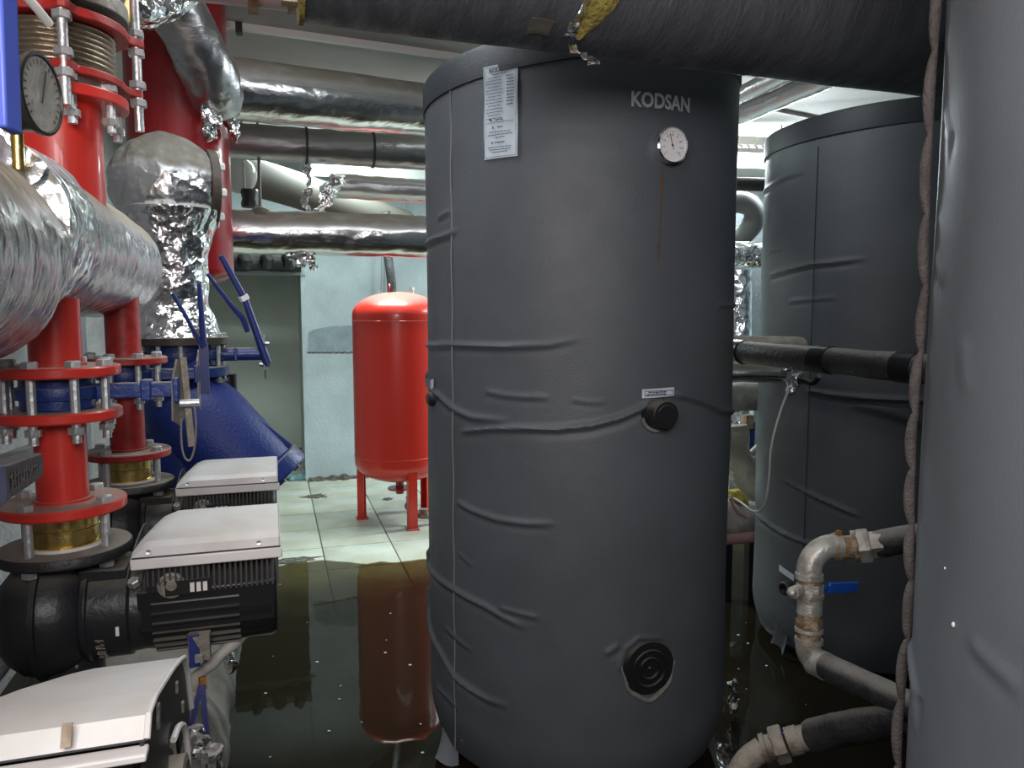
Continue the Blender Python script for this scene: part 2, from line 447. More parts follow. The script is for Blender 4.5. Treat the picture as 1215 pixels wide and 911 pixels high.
# walls (interior faces)
slab('wall_left', (-1.2, -2.2, 0), (-1.1, 8.75, CEIL), 'wall_left_paint')
slab('wall_right', (5.95, -2.2, 0), (6.05, 7.3, CEIL), 'wall_paint')
slab('wall_rear', (-1.1, -2.3, 0), (6.0, -2.2, CEIL), 'wall_paint')
wb = slab('wall_back', (.275, 7.2, 0), (6.0, 7.35, CEIL), 'wall_paint')
slab('wall_recess', (-1.1, 8.55, 0), (.4, 8.7, CEIL), 'wall_green')
slab('wall_recess_right', (.275, 7.35, 0), (.42, 8.55, CEIL), 'wall_green')
ceil = slab('ceiling', (-1.2, -2.3, CEIL), (6.05, 8.75, CEIL + .12), 'ceiling_paint')
slab('trim_lintel', (-1.1, 7.2, 2.08), (.275, 7.35, CEIL), 'wall_paint')
# crumbling foot of the wall and dirt strip
def rough_strip(name, x0, x1, y, dep, h, seed, n=60):
    b = MB(); rows = []
    rr = random.Random(seed)
    prof = [(0, 0), (dep, .0), (dep * .6, h * .6), (0, h)]
    for i in range(n + 1):
        x = x0 + (x1 - x0) * i / n; k = .5 + abs(noise.noise(Vector((x * 9, seed, 0)))) * 1.6
        rows.append([(x, y - a * k, c * k + .001) for a, c in prof])
    b.sheet(rows, .004); return b.build(name, 'grime', wb if y < 8 else None)
rough_strip('wall_foot_rubble', .28, 1.6, 7.198, .07, .035, 3)
struct(rough_strip('trim_recess_foot', -1.05, .27, 8.548, .03, .09, 5))
# repaired patch and crack on the white wall
p = [atY(x, y, 7.197) for x, y in ((366, 418), (424, 418), (424, 392), (416, 386), (392, 387), (372, 391), (366, 395))]
b = MB().add([(q.x, 7.1985, q.z) for q in p] + [(q.x, 7.193, q.z) for q in p], [tuple(range(7)), tuple(range(13, 6, -1))] + [(i, i + 7, (i + 1) % 7 + 7, (i + 1) % 7) for i in range(7)])
b.build('plaster_patch', 'plaster', wb)
b = MB(); pts = [atY(x, 418 + .7 * math.sin(x * .9) + .4 * math.sin(x * 2.3), 7.196) for x in range(365, 425, 2)]
b.tube(pts, .006, 6); b.build('crack', 'grime', wb)
# corner bead along the opening
MB().box((.272, 7.197, 1.3), (.03, .03, 2.6)).build('trim_corner', 'wall_paint')['kind'] = 'structure'
# ceiling joint strip with clip
c0, c1 = atD(240, 25, 1), atD(545, 68, 1)
def onceil(x, y, z=CEIL):
    d = ray(x, y); return C0 + d * ((z - CH) / d.z)
a, c = onceil(236, 25, CEIL - .015), onceil(560, 70, CEIL - .015)
b = MB().bar(a, c, .03, .03); o = b.build('trim_ceiling', 'white_plastic'); struct(o)
a2 = a.lerp(c, .13); MB().box(a2 - Vector((0, 0, .01)), (.03, .05, .045)).build('clip', 'black_plastic', o)
a, c = onceil(905, 128, CEIL - .012), onceil(960, 139, CEIL - .012)
d = (c - a).normalized(); struct(MB().bar(a - d * 1.2, c + d * 1.2, .03, .024).build('trim_ceiling_far', 'grey_conduit'))
# beam in the far right bay
slab('trim_beam', (1.9, 6.6, 2.62), (5.95, 7.2, CEIL), 'ceiling_paint')

# murky flood water with an irregular shore
b = MB(); rows = []
def shore(x): return 4.62 + .10 * math.sin(x * 2.3 + .8) + .16 * noise.noise(Vector((x * 2.2, 1.3, 0))) + .05 * noise.noise(Vector((x * 9, 4, 0))) + (.22 if x > 1.6 else 0)
for i in range(121):
    x = -1.098 + 5.4 * i / 120; s = shore(x)
    rows.append([(x, y, .0045) for y in [-2.19 + (s + 2.19) * (k / 14) ** .6 for k in range(15)]])
n_ = len(rows[0]); b.add([v for r_ in rows for v in r_], [(i * n_ + j, (i + 1) * n_ + j, (i + 1) * n_ + j + 1, i * n_ + j + 1) for i in range(120) for j in range(n_ - 1)])
tag(b.build('flood_water', 'murky_water', base=(0, 0, 0)), 'dark murky water standing on the tiled floor', 'water', kind='stuff')
# small islands of dirt left where the water dried on the tiles
def dirt(x, y, sx, sy, seed, label):
    P = atY(x, y, 5); d = ray(x, y); P = C0 + d * (-CH / d.z); bb = MB(); poly = []
    for k in range(26):
        a = 2 * PI * k / 26; q = .45 + .9 * abs(noise.noise(Vector((math.cos(a) * 1.9 + seed, math.sin(a) * 1.9, seed))))
        poly.append((math.cos(a) * sx * q, math.sin(a) * sy * q))
    bb.prism(poly, (P.x, P.y, .001), (1, 0, 0), (0, 1, 0), .0025)
    tag(bb.build('dirt_patch', 'grime'), label, 'dirt')
dirt(373, 589, .15, .12, 1, 'dark wet dirt patch across the tile joint, the one nearest the white wall')
dirt(460, 592, .06, .07, 8, 'small dark dirt patch on the tiles between the legs of the red tank')
dirt(345, 665, .22, .10, 4, 'streaky brown dirt patch on the tile at the shore of the water')
# litter
b = MB()
for k in range(5):
    q = atY(334 + 7 * k, 568, 5); d = ray(334 + 7 * k, 566); q = C0 + d * ((.03 - CH) / d.z)
    b.ball(q, .05, 12, 8, (1, .8, .55))
b.jitter(.045, 14).build('wet_cloth', 'blue_rag')
tag(bpy.data.objects['wet_cloth'], 'crumpled greyish blue cloth on the floor in the recess', 'cloth')

# ------------------------------------------------------------------ hot-water tanks
def jacket(cx, cy, r, z0, z1, th0, th1, nf, ncoarse, nz, creases, m, parent, dents=(), wob=.0025, seed=0., hole=None):
    fine = np.linspace(th0, th1, nf); co = np.linspace(th1, th0 + 2 * PI, ncoarse + 2)[1:-1]
    th = np.concatenate([fine, co]); zz = np.linspace(z0, z1, nz)
    TT, ZZ = np.meshgrid(th, zz); sx = TT * r
    D = np.zeros_like(TT)
    rn = np.random.RandomState(int(seed) + 5)
    for _ in range(14):
        kz, kt, ph = rn.uniform(1, 7), rn.randint(1, 6), rn.uniform(0, 6.28)
        D += wob / 5 * np.sin(kz * ZZ + kt * TT + ph)
    for pts, amp, wd in creases:
        q = []
        for x, y in pts:
            t, z = on_cyl(x, y, cx, cy, r)
            while t < th0 - .35: t += 2 * PI
            while t > th0 + 2 * PI: t -= 2 * PI
            q.append((t * r, z))
        q = np.array(q); seg = np.linalg.norm(np.diff(q, axis=0), axis=1); cum = np.concatenate([[0], np.cumsum(seg)]); tot = cum[-1]
        best = np.full(TT.shape, 1e9); along = np.zeros_like(TT); sgn = np.zeros_like(TT)
        for k in range(len(q) - 1):
            a, c = q[k], q[k + 1]; dv = c - a; L2 = dv @ dv + 1e-12
            u = np.clip(((sx - a[0]) * dv[0] + (ZZ - a[1]) * dv[1]) / L2, 0, 1)
            px, pz = a[0] + u * dv[0], a[1] + u * dv[1]
            dd = np.hypot(sx - px, ZZ - pz); mk = dd < best
            best = np.where(mk, dd, best); along = np.where(mk, cum[k] + u * seg[k], along); sgn = np.where(mk, np.sign(ZZ - pz), sgn)
        u = along / tot; e0 = np.clip(u / .12, 0, 1) if amp[1] else 1; e1 = np.clip((1 - u) / .3, 0, 1) if amp[2] else 1
        e = (e0 * (2 - e0) if amp[1] else 1) * (e1 * (2 - e1) if amp[2] else 1)
        sd = best * sgn
        D += amp[0] * e * (np.exp(-(sd / wd) ** 2) - .45 * np.exp(-((sd + 1.9 * wd) / (1.1 * wd)) ** 2))
    for x, y, rad, dep in dents:
        t, z = on_cyl(x, y, cx, cy, r); t = t if t > th0 - .35 else t + 2 * PI
        dd = np.hypot(sx - t * r, ZZ - z); D += dep * np.exp(-(dd / rad) ** 2)
    # hem curls in at the foot
    k = np.clip((z0 + .16 - ZZ) / .16, 0, 1); D -= .035 * k ** 2
    RR = r + D
    X = cx + RR * np.cos(TT); Y = cy + RR * np.sin(TT)
    V = np.stack([X, Y, ZZ], -1).reshape(-1, 3); n = len(th); b = MB(); b.v = [Vector(v) for v in V.tolist()]
    F_ = []
    for i in range(nz - 1):
        for j in range(n):
            j2 = (j + 1) % n; F_.append((i * n + j, i * n + j2, (i + 1) * n + j2, (i + 1) * n + j))
    F_.append(tuple((nz - 1) * n + j for j in range(n))); F_.append(tuple(range(n - 1, -1, -1)))
    b.f = F_
    return b.build('jacket', m, parent, 60)
def surf(x, y, T, dr=0.):
    cx, cy, r = T; t, z = on_cyl(x, y, cx, cy, r); n = Vector((math.cos(t), math.sin(t), 0))
    return Vector((cx, cy, z)) + n * (r + dr), n, t, z
def wrap_patch(T, t0, z0, W, H, dr, nx=14, nyy=3, tilt=0., wavy=0., th=.0008):
    """thin sheet lying on the curved tank: centre (t0, z0), size W x H"""
    cx, cy, r = T; rows = []
    for i in range(nyy + 1):
        row = []
        for j in range(nx + 1):
            u = (j / nx - .5) * W; v = (i / nyy - .5) * H; q = dr + wavy * (math.sin(v * 40) * u / W + .5)
            a = t0 + u / r; row.append((cx + (r + q) * math.cos(a), cy + (r + q) * math.sin(a), z0 + v + tilt * u))
        rows.append(row)
    return rows
def text_mesh(txt, size, bold=.0):
    cu = bpy.data.curves.new('t', 'FONT'); cu.body = txt; cu.size = size; cu.offset = bold; cu.align_x = 'CENTER'; cu.align_y = 'CENTER'; cu.extrude = 0; cu.resolution_u = 3
    o = bpy.data.objects.new('t', cu); COL.objects.link(o); dg = bpy.context.evaluated_depsgraph_get()
    me = bpy.data.meshes.new_from_object(o.evaluated_get(dg)); vs = [v.co.copy() for v in me.vertices]; fs = [tuple(p.vertices) for p in me.polygons]
    bpy.data.objects.remove(o); bpy.data.curves.remove(cu); bpy.data.meshes.remove(me); return vs, fs
def wrap_text(T, txt, t0, z0, W, H, dr, name, m, parent, tilt=0.):
    vs, fs = text_mesh(txt, 1., .034)
    x0, x1 = min(v.x for v in vs), max(v.x for v in vs); y0, y1 = min(v.y for v in vs), max(v.y for v in vs); cx, cy, r = T; b = MB(); out = []
    for v in vs:
        u = ((v.x - x0) / (x1 - x0) - .5) * W; z = ((v.y - y0) / (y1 - y0) - .5) * H; a = t0 + u / r
        out.append((cx + (r + dr) * math.cos(a), cy + (r + dr) * math.sin(a), z0 + z + tilt * u))
    b.add(out, fs); return b.build(name, m, parent)

R0 = .534
TM = (1.04, 2.52, R0)
def lift_cap(b, T, up, k):
    """the cap sits a little askew, higher on the right"""
    for v in b.v: v.z += up + k * (v - Vector((T[0], T[1], v.z))).dot(R)
    return b
def sensor_cap(x, y, T, rad, parent, L=.035):
    P, n, t, z = surf(x, y, T)
    b = MB(); b.lathe(P - n * .02, n, [(0, rad * 1.08), (.025, rad * 1.08), (.03, rad), (.02 + L, rad * .96), (.024 + L, rad * .88)], 32)
    b.lathe(P + n * (L + .003), n, [(0, rad * .7), (.004, rad * .66)], 28)
    o = b.build('sensor_cap', 'black_plastic', parent); return o, P, n
tank = thing('water_tank', (TM[0], TM[1], 0), 'tall dark grey jacketed hot water tank in the centre, with dial and brand lettering', 'tank')
A = lambda a, s=1, e=1: (a, s, e)
creases = [
    ([(498, 410), (507, 410), (540, 409), (600, 411), (650, 409), (690, 401)], A(.0095, 0), .009),
    ([(500, 445), (505, 452), (522, 470), (540, 486), (560, 495), (590, 498), (606, 499)], A(.011, 0), .010),
    ([(545, 512), (580, 508), (620, 508), (660, 509), (700, 505), (735, 496), (762, 484), (775, 474)], A(.012, 1, 0), .0095),
    ([(795, 466), (812, 469), (835, 476), (855, 486), (875, 489)], A(.011, 1, 0), .011),
    ([(575, 464), (600, 469), (625, 471), (652, 471)], A(.006), .008), ([(678, 474), (700, 477), (720, 477)], A(.003), .007),
    ([(541, 594), (560, 605), (590, 616), (625, 621), (660, 621)], A(.0085), .009),
    ([(500, 655), (508, 668), (520, 685), (543, 701), (575, 718), (600, 733), (626, 746)], A(.011, 0), .010),
    ([(592, 720), (615, 727), (642, 733)], A(.005), .008),
    ([(528, 743), (545, 760), (562, 773)], A(.004), .008), ([(544, 655), (562, 672)], A(.003), .007),
    ([(503, 700), (506, 722), (512, 745), (525, 775), (540, 802), (556, 815), (580, 830), (604, 838)], A(.013, 0), .010),
    ([(518, 812), (532, 828), (545, 842)], A(.005), .009),
    ([(500, 290), (508, 288), (528, 280), (545, 273)], A(.010, 0), .009), ([(520, 259), (535, 250)], A(.006), .008),
    ([(734, 797), (742, 770), (758, 756), (790, 757)], A(.006), .008), ([(718, 776), (735, 764)], A(.006), .010),
    ([(640, 150), (700, 148), (760, 152)], A(.0015), .02), ([(850, 362), (872, 362)], A(.005, 1, 0), .008),
]
thc = math.atan2(-TM[1], -TM[0])          # the side turned to the photographer
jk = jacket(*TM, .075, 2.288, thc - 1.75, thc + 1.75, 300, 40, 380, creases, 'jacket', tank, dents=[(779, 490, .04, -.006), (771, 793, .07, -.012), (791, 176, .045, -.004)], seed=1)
# cap ring over the top edge
b = MB(); b.lathe((TM[0], TM[1], 2.232), (0, 0, 1), [(0, R0 + .002), (0, R0 + .006), (.075, R0 + .007), (.09, R0 + .002), (.098, R0 - .02), (.105, R0 - .2), (.11, .05)], 160)
lift_cap(b, TM, .030, .08); b.build('top_cap', 'jacket_cap', tank)
# vertical welt seam at the left
tS, _ = on_cyl(537, 400, *TM); b = MB()
for dt in (0, .006):
    pts = [(TM[0] + (R0 + .0025 + .0016 * math.sin(z * 23)) * math.cos(tS + dt), TM[1] + (R0 + .0025 + .0016 * math.sin(z * 23)) * math.sin(tS + dt), z) for z in np.linspace(.12, 2.235, 180)]
    b.tube(pts, .0012, 6)
b.build('seam', 'jacket_seam', tank)
# brand lettering
P, n, t, z = surf(785.5, 120.5, TM); wrap_text(TM, 'KODSAN', t, z, .192, .043, .0035, 'lettering', 'silver_print', tank)
# tall paper label
P, n, t, z = surf(594.5, 132.5, TM)
lb = MB().sheet(wrap_patch(TM, t, z, .112, .262, .0045, 14, 24, .0, .003), .0008).build('paper_label', 'paper', tank)
def ink(T, t, z, W, H, dr, name, parent, lines, border=True, seed=1):
    b = MB(); rr = random.Random(seed)
    def strip(u, v, w_, h_):
        b.sheet(wrap_patch(T, t + u / T[2], z + v, w_, h_, dr, 3, 1), .0004)
    if border:
        for v in (-H / 2 + .004, H / 2 - .004): strip(0, v, W - .008, .0012)
        for u in (-W / 2 + .004, W / 2 - .004): strip(u, 0, .001, H - .008)
    for u, v, w_, h_ in lines:
        x = u - w_ / 2
        while x < u + w_ / 2 - .003:
            k = rr.uniform(.004, .011); k = min(k, u + w_ / 2 - x); strip(x + k / 2, v + rr.uniform(-.0004, .0004), k, h_); x += k + .0018
    return b.build(name, 'print_dark', parent)
L_ = []
v = .096
for k in range(14):
    L_.append((-.018, v, .056 if k % 3 else .042, .0018))
    if k < 10: L_.append((.034, v, .024, .0024))
    v -= .0088
L_ += [(0, .104, .05, .002), (0, -.03, .09, .0012), (-.03, -.022, .008, .005), (.0, -.023, .028, .003), (-.022, -.044, .004, .006), (.003, -.044, .02, .003), (0, -.057, .07, .002), (0, -.065, .08, .002), (0, -.073, .03, .002), (-.025, -.087, .005, .005), (.0, -.087, .032, .003), (0, -.1, .08, .002), (0, -.107, .07, .002), (0, -.114, .05, .002)]
ink(TM, t, z, .112, .262, .009, 'printed_lines', lb, L_, seed=4)
wrap_text(TM, 'KODSAN', t - .002, z + .1165, .066, .0125, .0092, 'label_heading', 'print_dark', lb)
# dial thermometer
P, n, t, z = surf(790, 175, TM); ZV = Vector((0, 0, 1)); TX = ZV.cross(n).normalized()
g = MB().lathe(P - n * .01, n, [(0, .047), (.034, .047), (.038, .051), (.046, .051), (.049, .047), (.044, .0455), (.040, .0455)], 56, True, True).build('thermometer', 'chrome', tank)
MB().lathe(P + n * .0302, n, [(0, .0453), (.002, .0453)], 48).build('dial', 'dial', g)
b = MB()
for k in range(25):
    a = math.radians(-135 + 270 * k / 24); d = TX * math.sin(a) + ZV * math.cos(a); r1 = .042 if k % 3 else .0405
    b.bar(P + n * .0327 + d * (.0345 if k % 3 == 0 else .0375), P + n * .0327 + d * r1, .0010 if k % 3 else .0016, .0004, n)
for k in range(9):
    a = math.radians(-135 + 270 * k / 8); d = TX * math.sin(a) + ZV * math.cos(a)
    vs, fs = text_mesh(str(k * 15), .0085); b.add([P + n * .0328 + d * .0285 + TX * v_.x + ZV * v_.y for v_ in vs], fs)
b.box(P + n * .0325 - ZV * .013, (.0002,) * 3); b.build('scale', 'print_dark', g)
a = math.radians(-17); d = TX * math.sin(a) + ZV * math.cos(a)
MB().bar(P + n * .0345 - d * .012, P + n * .0345 + d * .033, .0018, .0008, n).lathe(P + n * .033, n, [(0, .003), (.003, .0025)], 16).build('pointer', 'print_dark', g)
# rust run below the dial
P2, n2, t2, z2 = surf(785, 195, TM); P3, _, t3, z3 = surf(781, 312, TM)
rows = []
for i in range(40):
    u = i / 39; tt = t2 + (t3 - t2) * u + .003 * math.sin(u * 5); zz = z2 + (z3 - z2) * u; wd = (.0045 + .002 * math.sin(u * 9)) * (1 - .4 * u)
    rows.append([(TM[0] + (R0 + .0035) * math.cos(tt + s * wd / R0), TM[1] + (R0 + .0035) * math.sin(tt + s * wd / R0), zz) for s in (-1, 0, 1)])
MB().sheet(rows, .0003).build('rust_run', 'rust_streak', tank)
# sensor pocket cap with a small label over it
sc_, P, n = sensor_cap(779, 490, TM, .044, tank, .05)
b = MB(); pts = [P + n * .004 + (TX * math.cos(a) + ZV * math.sin(a)) * .052 for a in np.linspace(-2.9, -.3, 16)]; b.tube(pts, .006, 8); b.build('torn_rim', 'dust_ridge', tank)
P, n, t, z = surf(779, 465.5, TM)
l2 = MB().sheet(wrap_patch(TM, t, z, .106, .026, .012, 10, 2, .03), .0008).build('small_label', 'paper', tank)
ink(TM, t, z, .100, .022, .0165, 'printed_lines', l2, [(-.005, .003, .06, .0028), (-.008, -.003, .065, .0028)], seed=9)
# inspection port low on the tank, concentric rings, torn jacket edge
P, n, t, z = surf(771, 793, TM); TX = ZV.cross(n).normalized()
b = MB().lathe(P - n * .02, n, [(0, .087), (.012, .087), (.02, .082), (.021, .060), (.026, .058), (.026, .054), (.020, .052), (.020, .036), (.026, .034), (.026, .030), (.020, .028), (.020, .006), (.023, .003)], 56)
port = b.build('port_cover', 'black_plastic', tank)
b = MB()
pts = []
for a in np.linspace(PI * .93, PI * 2.03, 40):
    k = .092 + .004 * math.sin(a * 3) + .003 * math.sin(a * 7); q = (TX * math.cos(a) * .98 + ZV * math.sin(a)) * k; th = (P + n * 0 + q); dd = Vector((th.x - TM[0], th.y - TM[1], 0)).normalized() * (R0 + .002)
    pts.append(Vector((TM[0], TM[1], th.z)) + dd)
b.tube(pts, [.002 + .0065 * math.sin(PI * i / 39) for i in range(40)], 8); b.build('torn_rim', 'dust_ridge', tank)
# foot: dusty bulge, curled hem flap and foam showing at the tear
t0, z0 = on_cyl(522, 868, *TM)
rows = []
for i in range(14):
    u = i / 13; row = []
    for j in range(10):
        v = j / 9; tt = t0 - .10 + .19 * v; rad = R0 - .035 + .015 * math.sin(v * 5) + (.02 + .04 * v) * (u ** 2) * math.sin(PI * v); row.append((TM[0] + rad * math.cos(tt), TM[1] + rad * math.sin(tt), .145 - .13 * u - .01 * math.sin(v * 9) * u))
    rows.append(row)
MB().sheet(rows, .003).build('hem_flap', 'jacket_near', tank)
q, n, t, z = surf(545, 880, TM, -.03)
MB().ball(q + Vector((0, 0, .02)), .05, 14, 10, (.35, .35, 1.1)).jitter(.012, 30).build('foam', 'orange_foam', tank)
# side pocket peeping out on the left edge
q, n, t, z = surf(514, 473, TM, .0)
MB().lathe(q - n * .02, n, [(0, .025), (.035, .024), (.04, .018)], 20).build('side_pocket', 'black_plastic', tank)
MB().sheet(wrap_patch(TM, t + .01, z + .05, .035, .03, .006, 4, 2, .2), .0008).build('label_scrap', 'paper', tank)
# steel foot ring under the jacket
MB().lathe((TM[0], TM[1], 0), (0, 0, 1), [(0, R0 - .10), (.08, R0 - .09)], 64).build('foot_ring', 'black_iron', tank)

# --- second tank, right background
T2 = (2.68, 2.83, R0)
tank2 = thing('water_tank', (T2[0], T2[1], 0), 'dark grey jacketed tank at the right, behind the galvanised elbow pipes', 'tank')
cr2 = [
    ([(905, 228), (914, 221), (935, 209), (957, 203)], A(.008, 0), .009), ([(912, 328), (930, 322), (962, 314), (1000, 310), (1030, 306)], A(.011), .009),
    ([(935, 358), (962, 355), (995, 353)], A(.005), .008), ([(912, 298), (928, 296)], A(.005), .007),
    ([(955, 462), (1000, 470), (1050, 473), (1095, 475), (1120, 476)], A(.013, 1, 0), .010), ([(1010, 478), (1060, 490), (1110, 508)], A(.006), .018),
    ([(928, 567), (950, 580), (985, 597), (1022, 613)], A(.012), .009), ([(896, 606), (910, 620), (935, 635), (970, 648), (1010, 655)], A(.012, 0), .010),
    ([(893, 738), (900, 748), (920, 758)], A(.008, 0), .012), ([(950, 800), (1020, 842), (1060, 860)], A(.006), .012),
]
th2 = math.atan2(-T2[1], -T2[0])
jacket(*T2, .06, 2.335, th2 - 1.75, th2 + 1.75, 220, 36, 300, cr2, 'jacket', tank2, dents=[(935, 697, .04, -.008)], seed=2, wob=.003)
lift_cap(MB().lathe((T2[0], T2[1], 2.222), (0, 0, 1), [(0, R0 + .002), (0, R0 + .006), (.075, R0 + .007), (.09, R0 + .002), (.098, R0 - .02), (.105, R0 - .2), (.11, .05)], 160), T2, .068, .045).build('top_cap', 'jacket_cap', tank2)
tS, _ = on_cyl(963, 400, *T2)
MB().tube([(T2[0] + (R0 + .003) * math.cos(tS), T2[1] + (R0 + .003) * math.sin(tS), z) for z in np.linspace(.12, 2.235, 90)], .0022, 6).build('seam', 'jacket_cap', tank2)
P, n, t, z = surf(935, 697, T2); MB().lathe(P - n * .02, n, [(0, .030), (.045, .030), (.05, .026), (.05, .018), (.03, .016)], 28).build('drain_socket', 'black_plastic', tank2)
P, n, t, z = surf(935, 679, T2); MB().sheet(wrap_patch(T2, t, z, .085, .028, .012, 6, 2, -.25), .001).build('tag', 'paper', tank2)
q, n, t, z = surf(925, 766, T2, .005)
MB().sheet([[(T2[0] + (R0 - .02 + .03 * u * u + .012 * math.sin(v * 8)) * math.cos(t - .1 + .2 * v), T2[1] + (R0 - .02 + .03 * u * u + .012 * math.sin(v * 8)) * math.sin(t - .1 + .2 * v), .17 - .13 * u + .02 * math.sin(v * 5)) for v in np.linspace(.2, .8, 9)] for u in np.linspace(0, 1, 9)], .003).build('hem_flap', 'jacket', tank2)
MB().lathe((T2[0], T2[1], 0), (0, 0, 1), [(0, R0 - .10), (.07, R0 - .09)], 64).build('foot_ring', 'black_iron', tank2)

# --- near tank at the right edge
az = YAW + math.atan((1103 - 607.5) / 904) + math.asin(R0 / 1.5)
T3 = (1.5 * math.sin(az), 1.5 * math.cos(az), R0)
tank3 = thing('water_tank', (T3[0], T3[1], 0), 'jacketed tank in a grey lightened for dust and lamplight, cut off by the right edge, nearest the viewer', 'tank')
th3 = math.atan2(-T3[1], -T3[0])
cr3 = [([(1150, 760), (1180, 790), (1215, 820)], A(.003), .012), ([(1118, 120), (1125, 160), (1122, 200)], A(.003), .01), ([(1110, 300), (1118, 340)], A(.004), .01),
       ([(1078, 760), (1088, 820), (1085, 870)], A(.008), .012), ([(1140, 400), (1146, 470)], A(.002), .015)]
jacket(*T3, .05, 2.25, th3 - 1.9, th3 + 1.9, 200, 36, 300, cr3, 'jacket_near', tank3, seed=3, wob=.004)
MB().lathe((T3[0], T3[1], 2.232), (0, 0, 1), [(0, R0 + .002), (0, R0 + .006), (.075, R0 + .007), (.09, R0 + .002), (.105, R0 - .2), (.11, .05)], 120).build('top_cap', 'jacket_cap', tank3)
# corded edge of the jacket, running down the side just in view
tt = math.atan2(-T3[1], -T3[0]) - math.acos(R0 / 1.5) ; b = MB(); pts = []; rr_ = []
for i, z in enumerate(np.linspace(.1, 2.24, 420)):
    wv = .006 * abs(math.sin(z * 29 + .9 * math.sin(z * 5))) ** .5 + .006 * abs(math.sin(z * 6)) + .004 * noise.noise(Vector((z * 4, 0, 3)))
    pts.append((T3[0] + (R0 + .0045 + wv) * math.cos(tt - .0), T3[1] + (R0 + .0045 + wv) * math.sin(tt - .0), z)); rr_.append(.0035 + .0055 * abs(math.sin(z * 29 + .9 * math.sin(z * 5))) ** .5)
b.tube(pts, rr_, 12); b.build('edge_piping', 'piping', tank3)
q = Vector((T3[0] + (R0 + .01) * math.cos(tt - .02), T3[1] + (R0 + .01) * math.sin(tt - .02), 2.165)); n = Vector((math.cos(tt), math.sin(tt), 0))
MB().lathe(q - n * .03, n, [(0, .018), (.03, .019), (.042, .016), (.047, .008)], 24).build('pocket_knob', 'black_plastic', tank3)
MB().lathe((T3[0], T3[1], 0), (0, 0, 1), [(0, R0 - .10), (.07, R0 - .09)], 64).build('foot_ring', 'black_iron', tank3)
MB().ball(surf(1131, 741, T3)[0], .0025, 8, 6, (1, 1, 1.6)).build('scuff', 'dial', tank3)
MB().ball(surf(1121, 674, T3)[0], .0012, 8, 6, (1, 1, 1.8)).build('scuff', 'dial', tank3)

# ------------------------------------------------------------------ red expansion tank
ex = thing('expansion_tank', (.885, 5.62, 0), 'red cylindrical expansion tank on legs, half hidden behind the central tank', 'tank')
EX, EY, ER = .885, 5.62, .33
prof = [(0, .04)]
for k in range(1, 13):
    a = PI / 2 * k / 12; prof.append((.155 * (1 - math.cos(a)), ER * math.sin(a)))
prof += [(.20, ER), (.203, ER + .003), (.209, ER + .003), (.212, ER), (1.19, ER), (1.193, ER + .003), (1.199, ER + .003), (1.202, ER)]
for k in range(0, 13):
    a = PI / 2 * k / 12; prof.append((1.24 + .17 * math.sin(a), ER * math.cos(a) + .001))
MB().lathe((EX, EY, .30), (0, 0, 1), prof, 96).build('shell', 'red_tank', ex)
for k, ang in enumerate((-82, 158, 38)):
    a = math.radians(ang); d = Vector((math.cos(a), math.sin(a), 0)); o = Vector((EX, EY, 0)) + d * (ER - .035)
    b = MB(); s = Vector((-d.y, d.x, 0))
    b.bar(o + s * .03 + Vector((0, 0, 0)), o + s * .03 + Vector((0, 0, .46)), .006, .05, d).bar(o - s * .03, o - s * .03 + Vector((0, 0, .46)), .006, .05, d).bar(o + d * .022, o + d * .022 + Vector((0, 0, .46)), .06, .006, d)
    b.box(o + d * .0 + Vector((0, 0, .004)), (.09, .09, .008)); b.build('leg', 'red_tank', ex)
b = MB(); b.ring((EX, EY, .235), (0, 0, 1), .09, .03, .012); b.cyl((EX, EY, .20), (EX, EY, .31), .03); b.build('bottom_flange', 'red_vessel', ex)
b = MB(); q = Vector((EX - .02, EY - .05, 1.70))
b.ring(q + Vector((-.05, 0, .035)), (1, 0, 0), .032, .018, .008, 20).box(q + Vector((-.046, 0, .01)), (.008, .05, .03)); b.build('lifting_lug', 'red_tank', ex)
MB().cyl((EX + .1, EY - .05, 1.68), (EX + .1, EY - .05, 1.735), .016).lathe((EX + .1, EY - .05, 1.725), (0, 0, 1), [(0, .022), (.016, .022)], 6).build('air_nipple', 'zinc', ex)
hp = smooth([(EX - .04, EY - .02, 1.69), (EX - .045, EY, 1.84), (EX - .06, EY + .05, 1.98), (EX - .06, EY + .1, 2.3)], .02)
tag(MB().tube(hp, .033, 16).build('black_hose', 'black_rubber'), 'black hose rising from the top of the red expansion tank', 'hose')
b = MB(); b.tube(smooth([(.93, 5.50, .20), (.93, 5.45, .10), (1.02, 5.4, .06), (1.3, 5.42, .06)], .015), .02, 12).ball((.935, 5.47, .14), .04).cyl((1.02, 5.38, .06), (1.02, 5.38, .13), .03)
tag(b.jitter(.006, 30).build('drain_valve', 'galvanised_dirty'), 'small dirty drain valve on the floor under the red tank', 'valve')

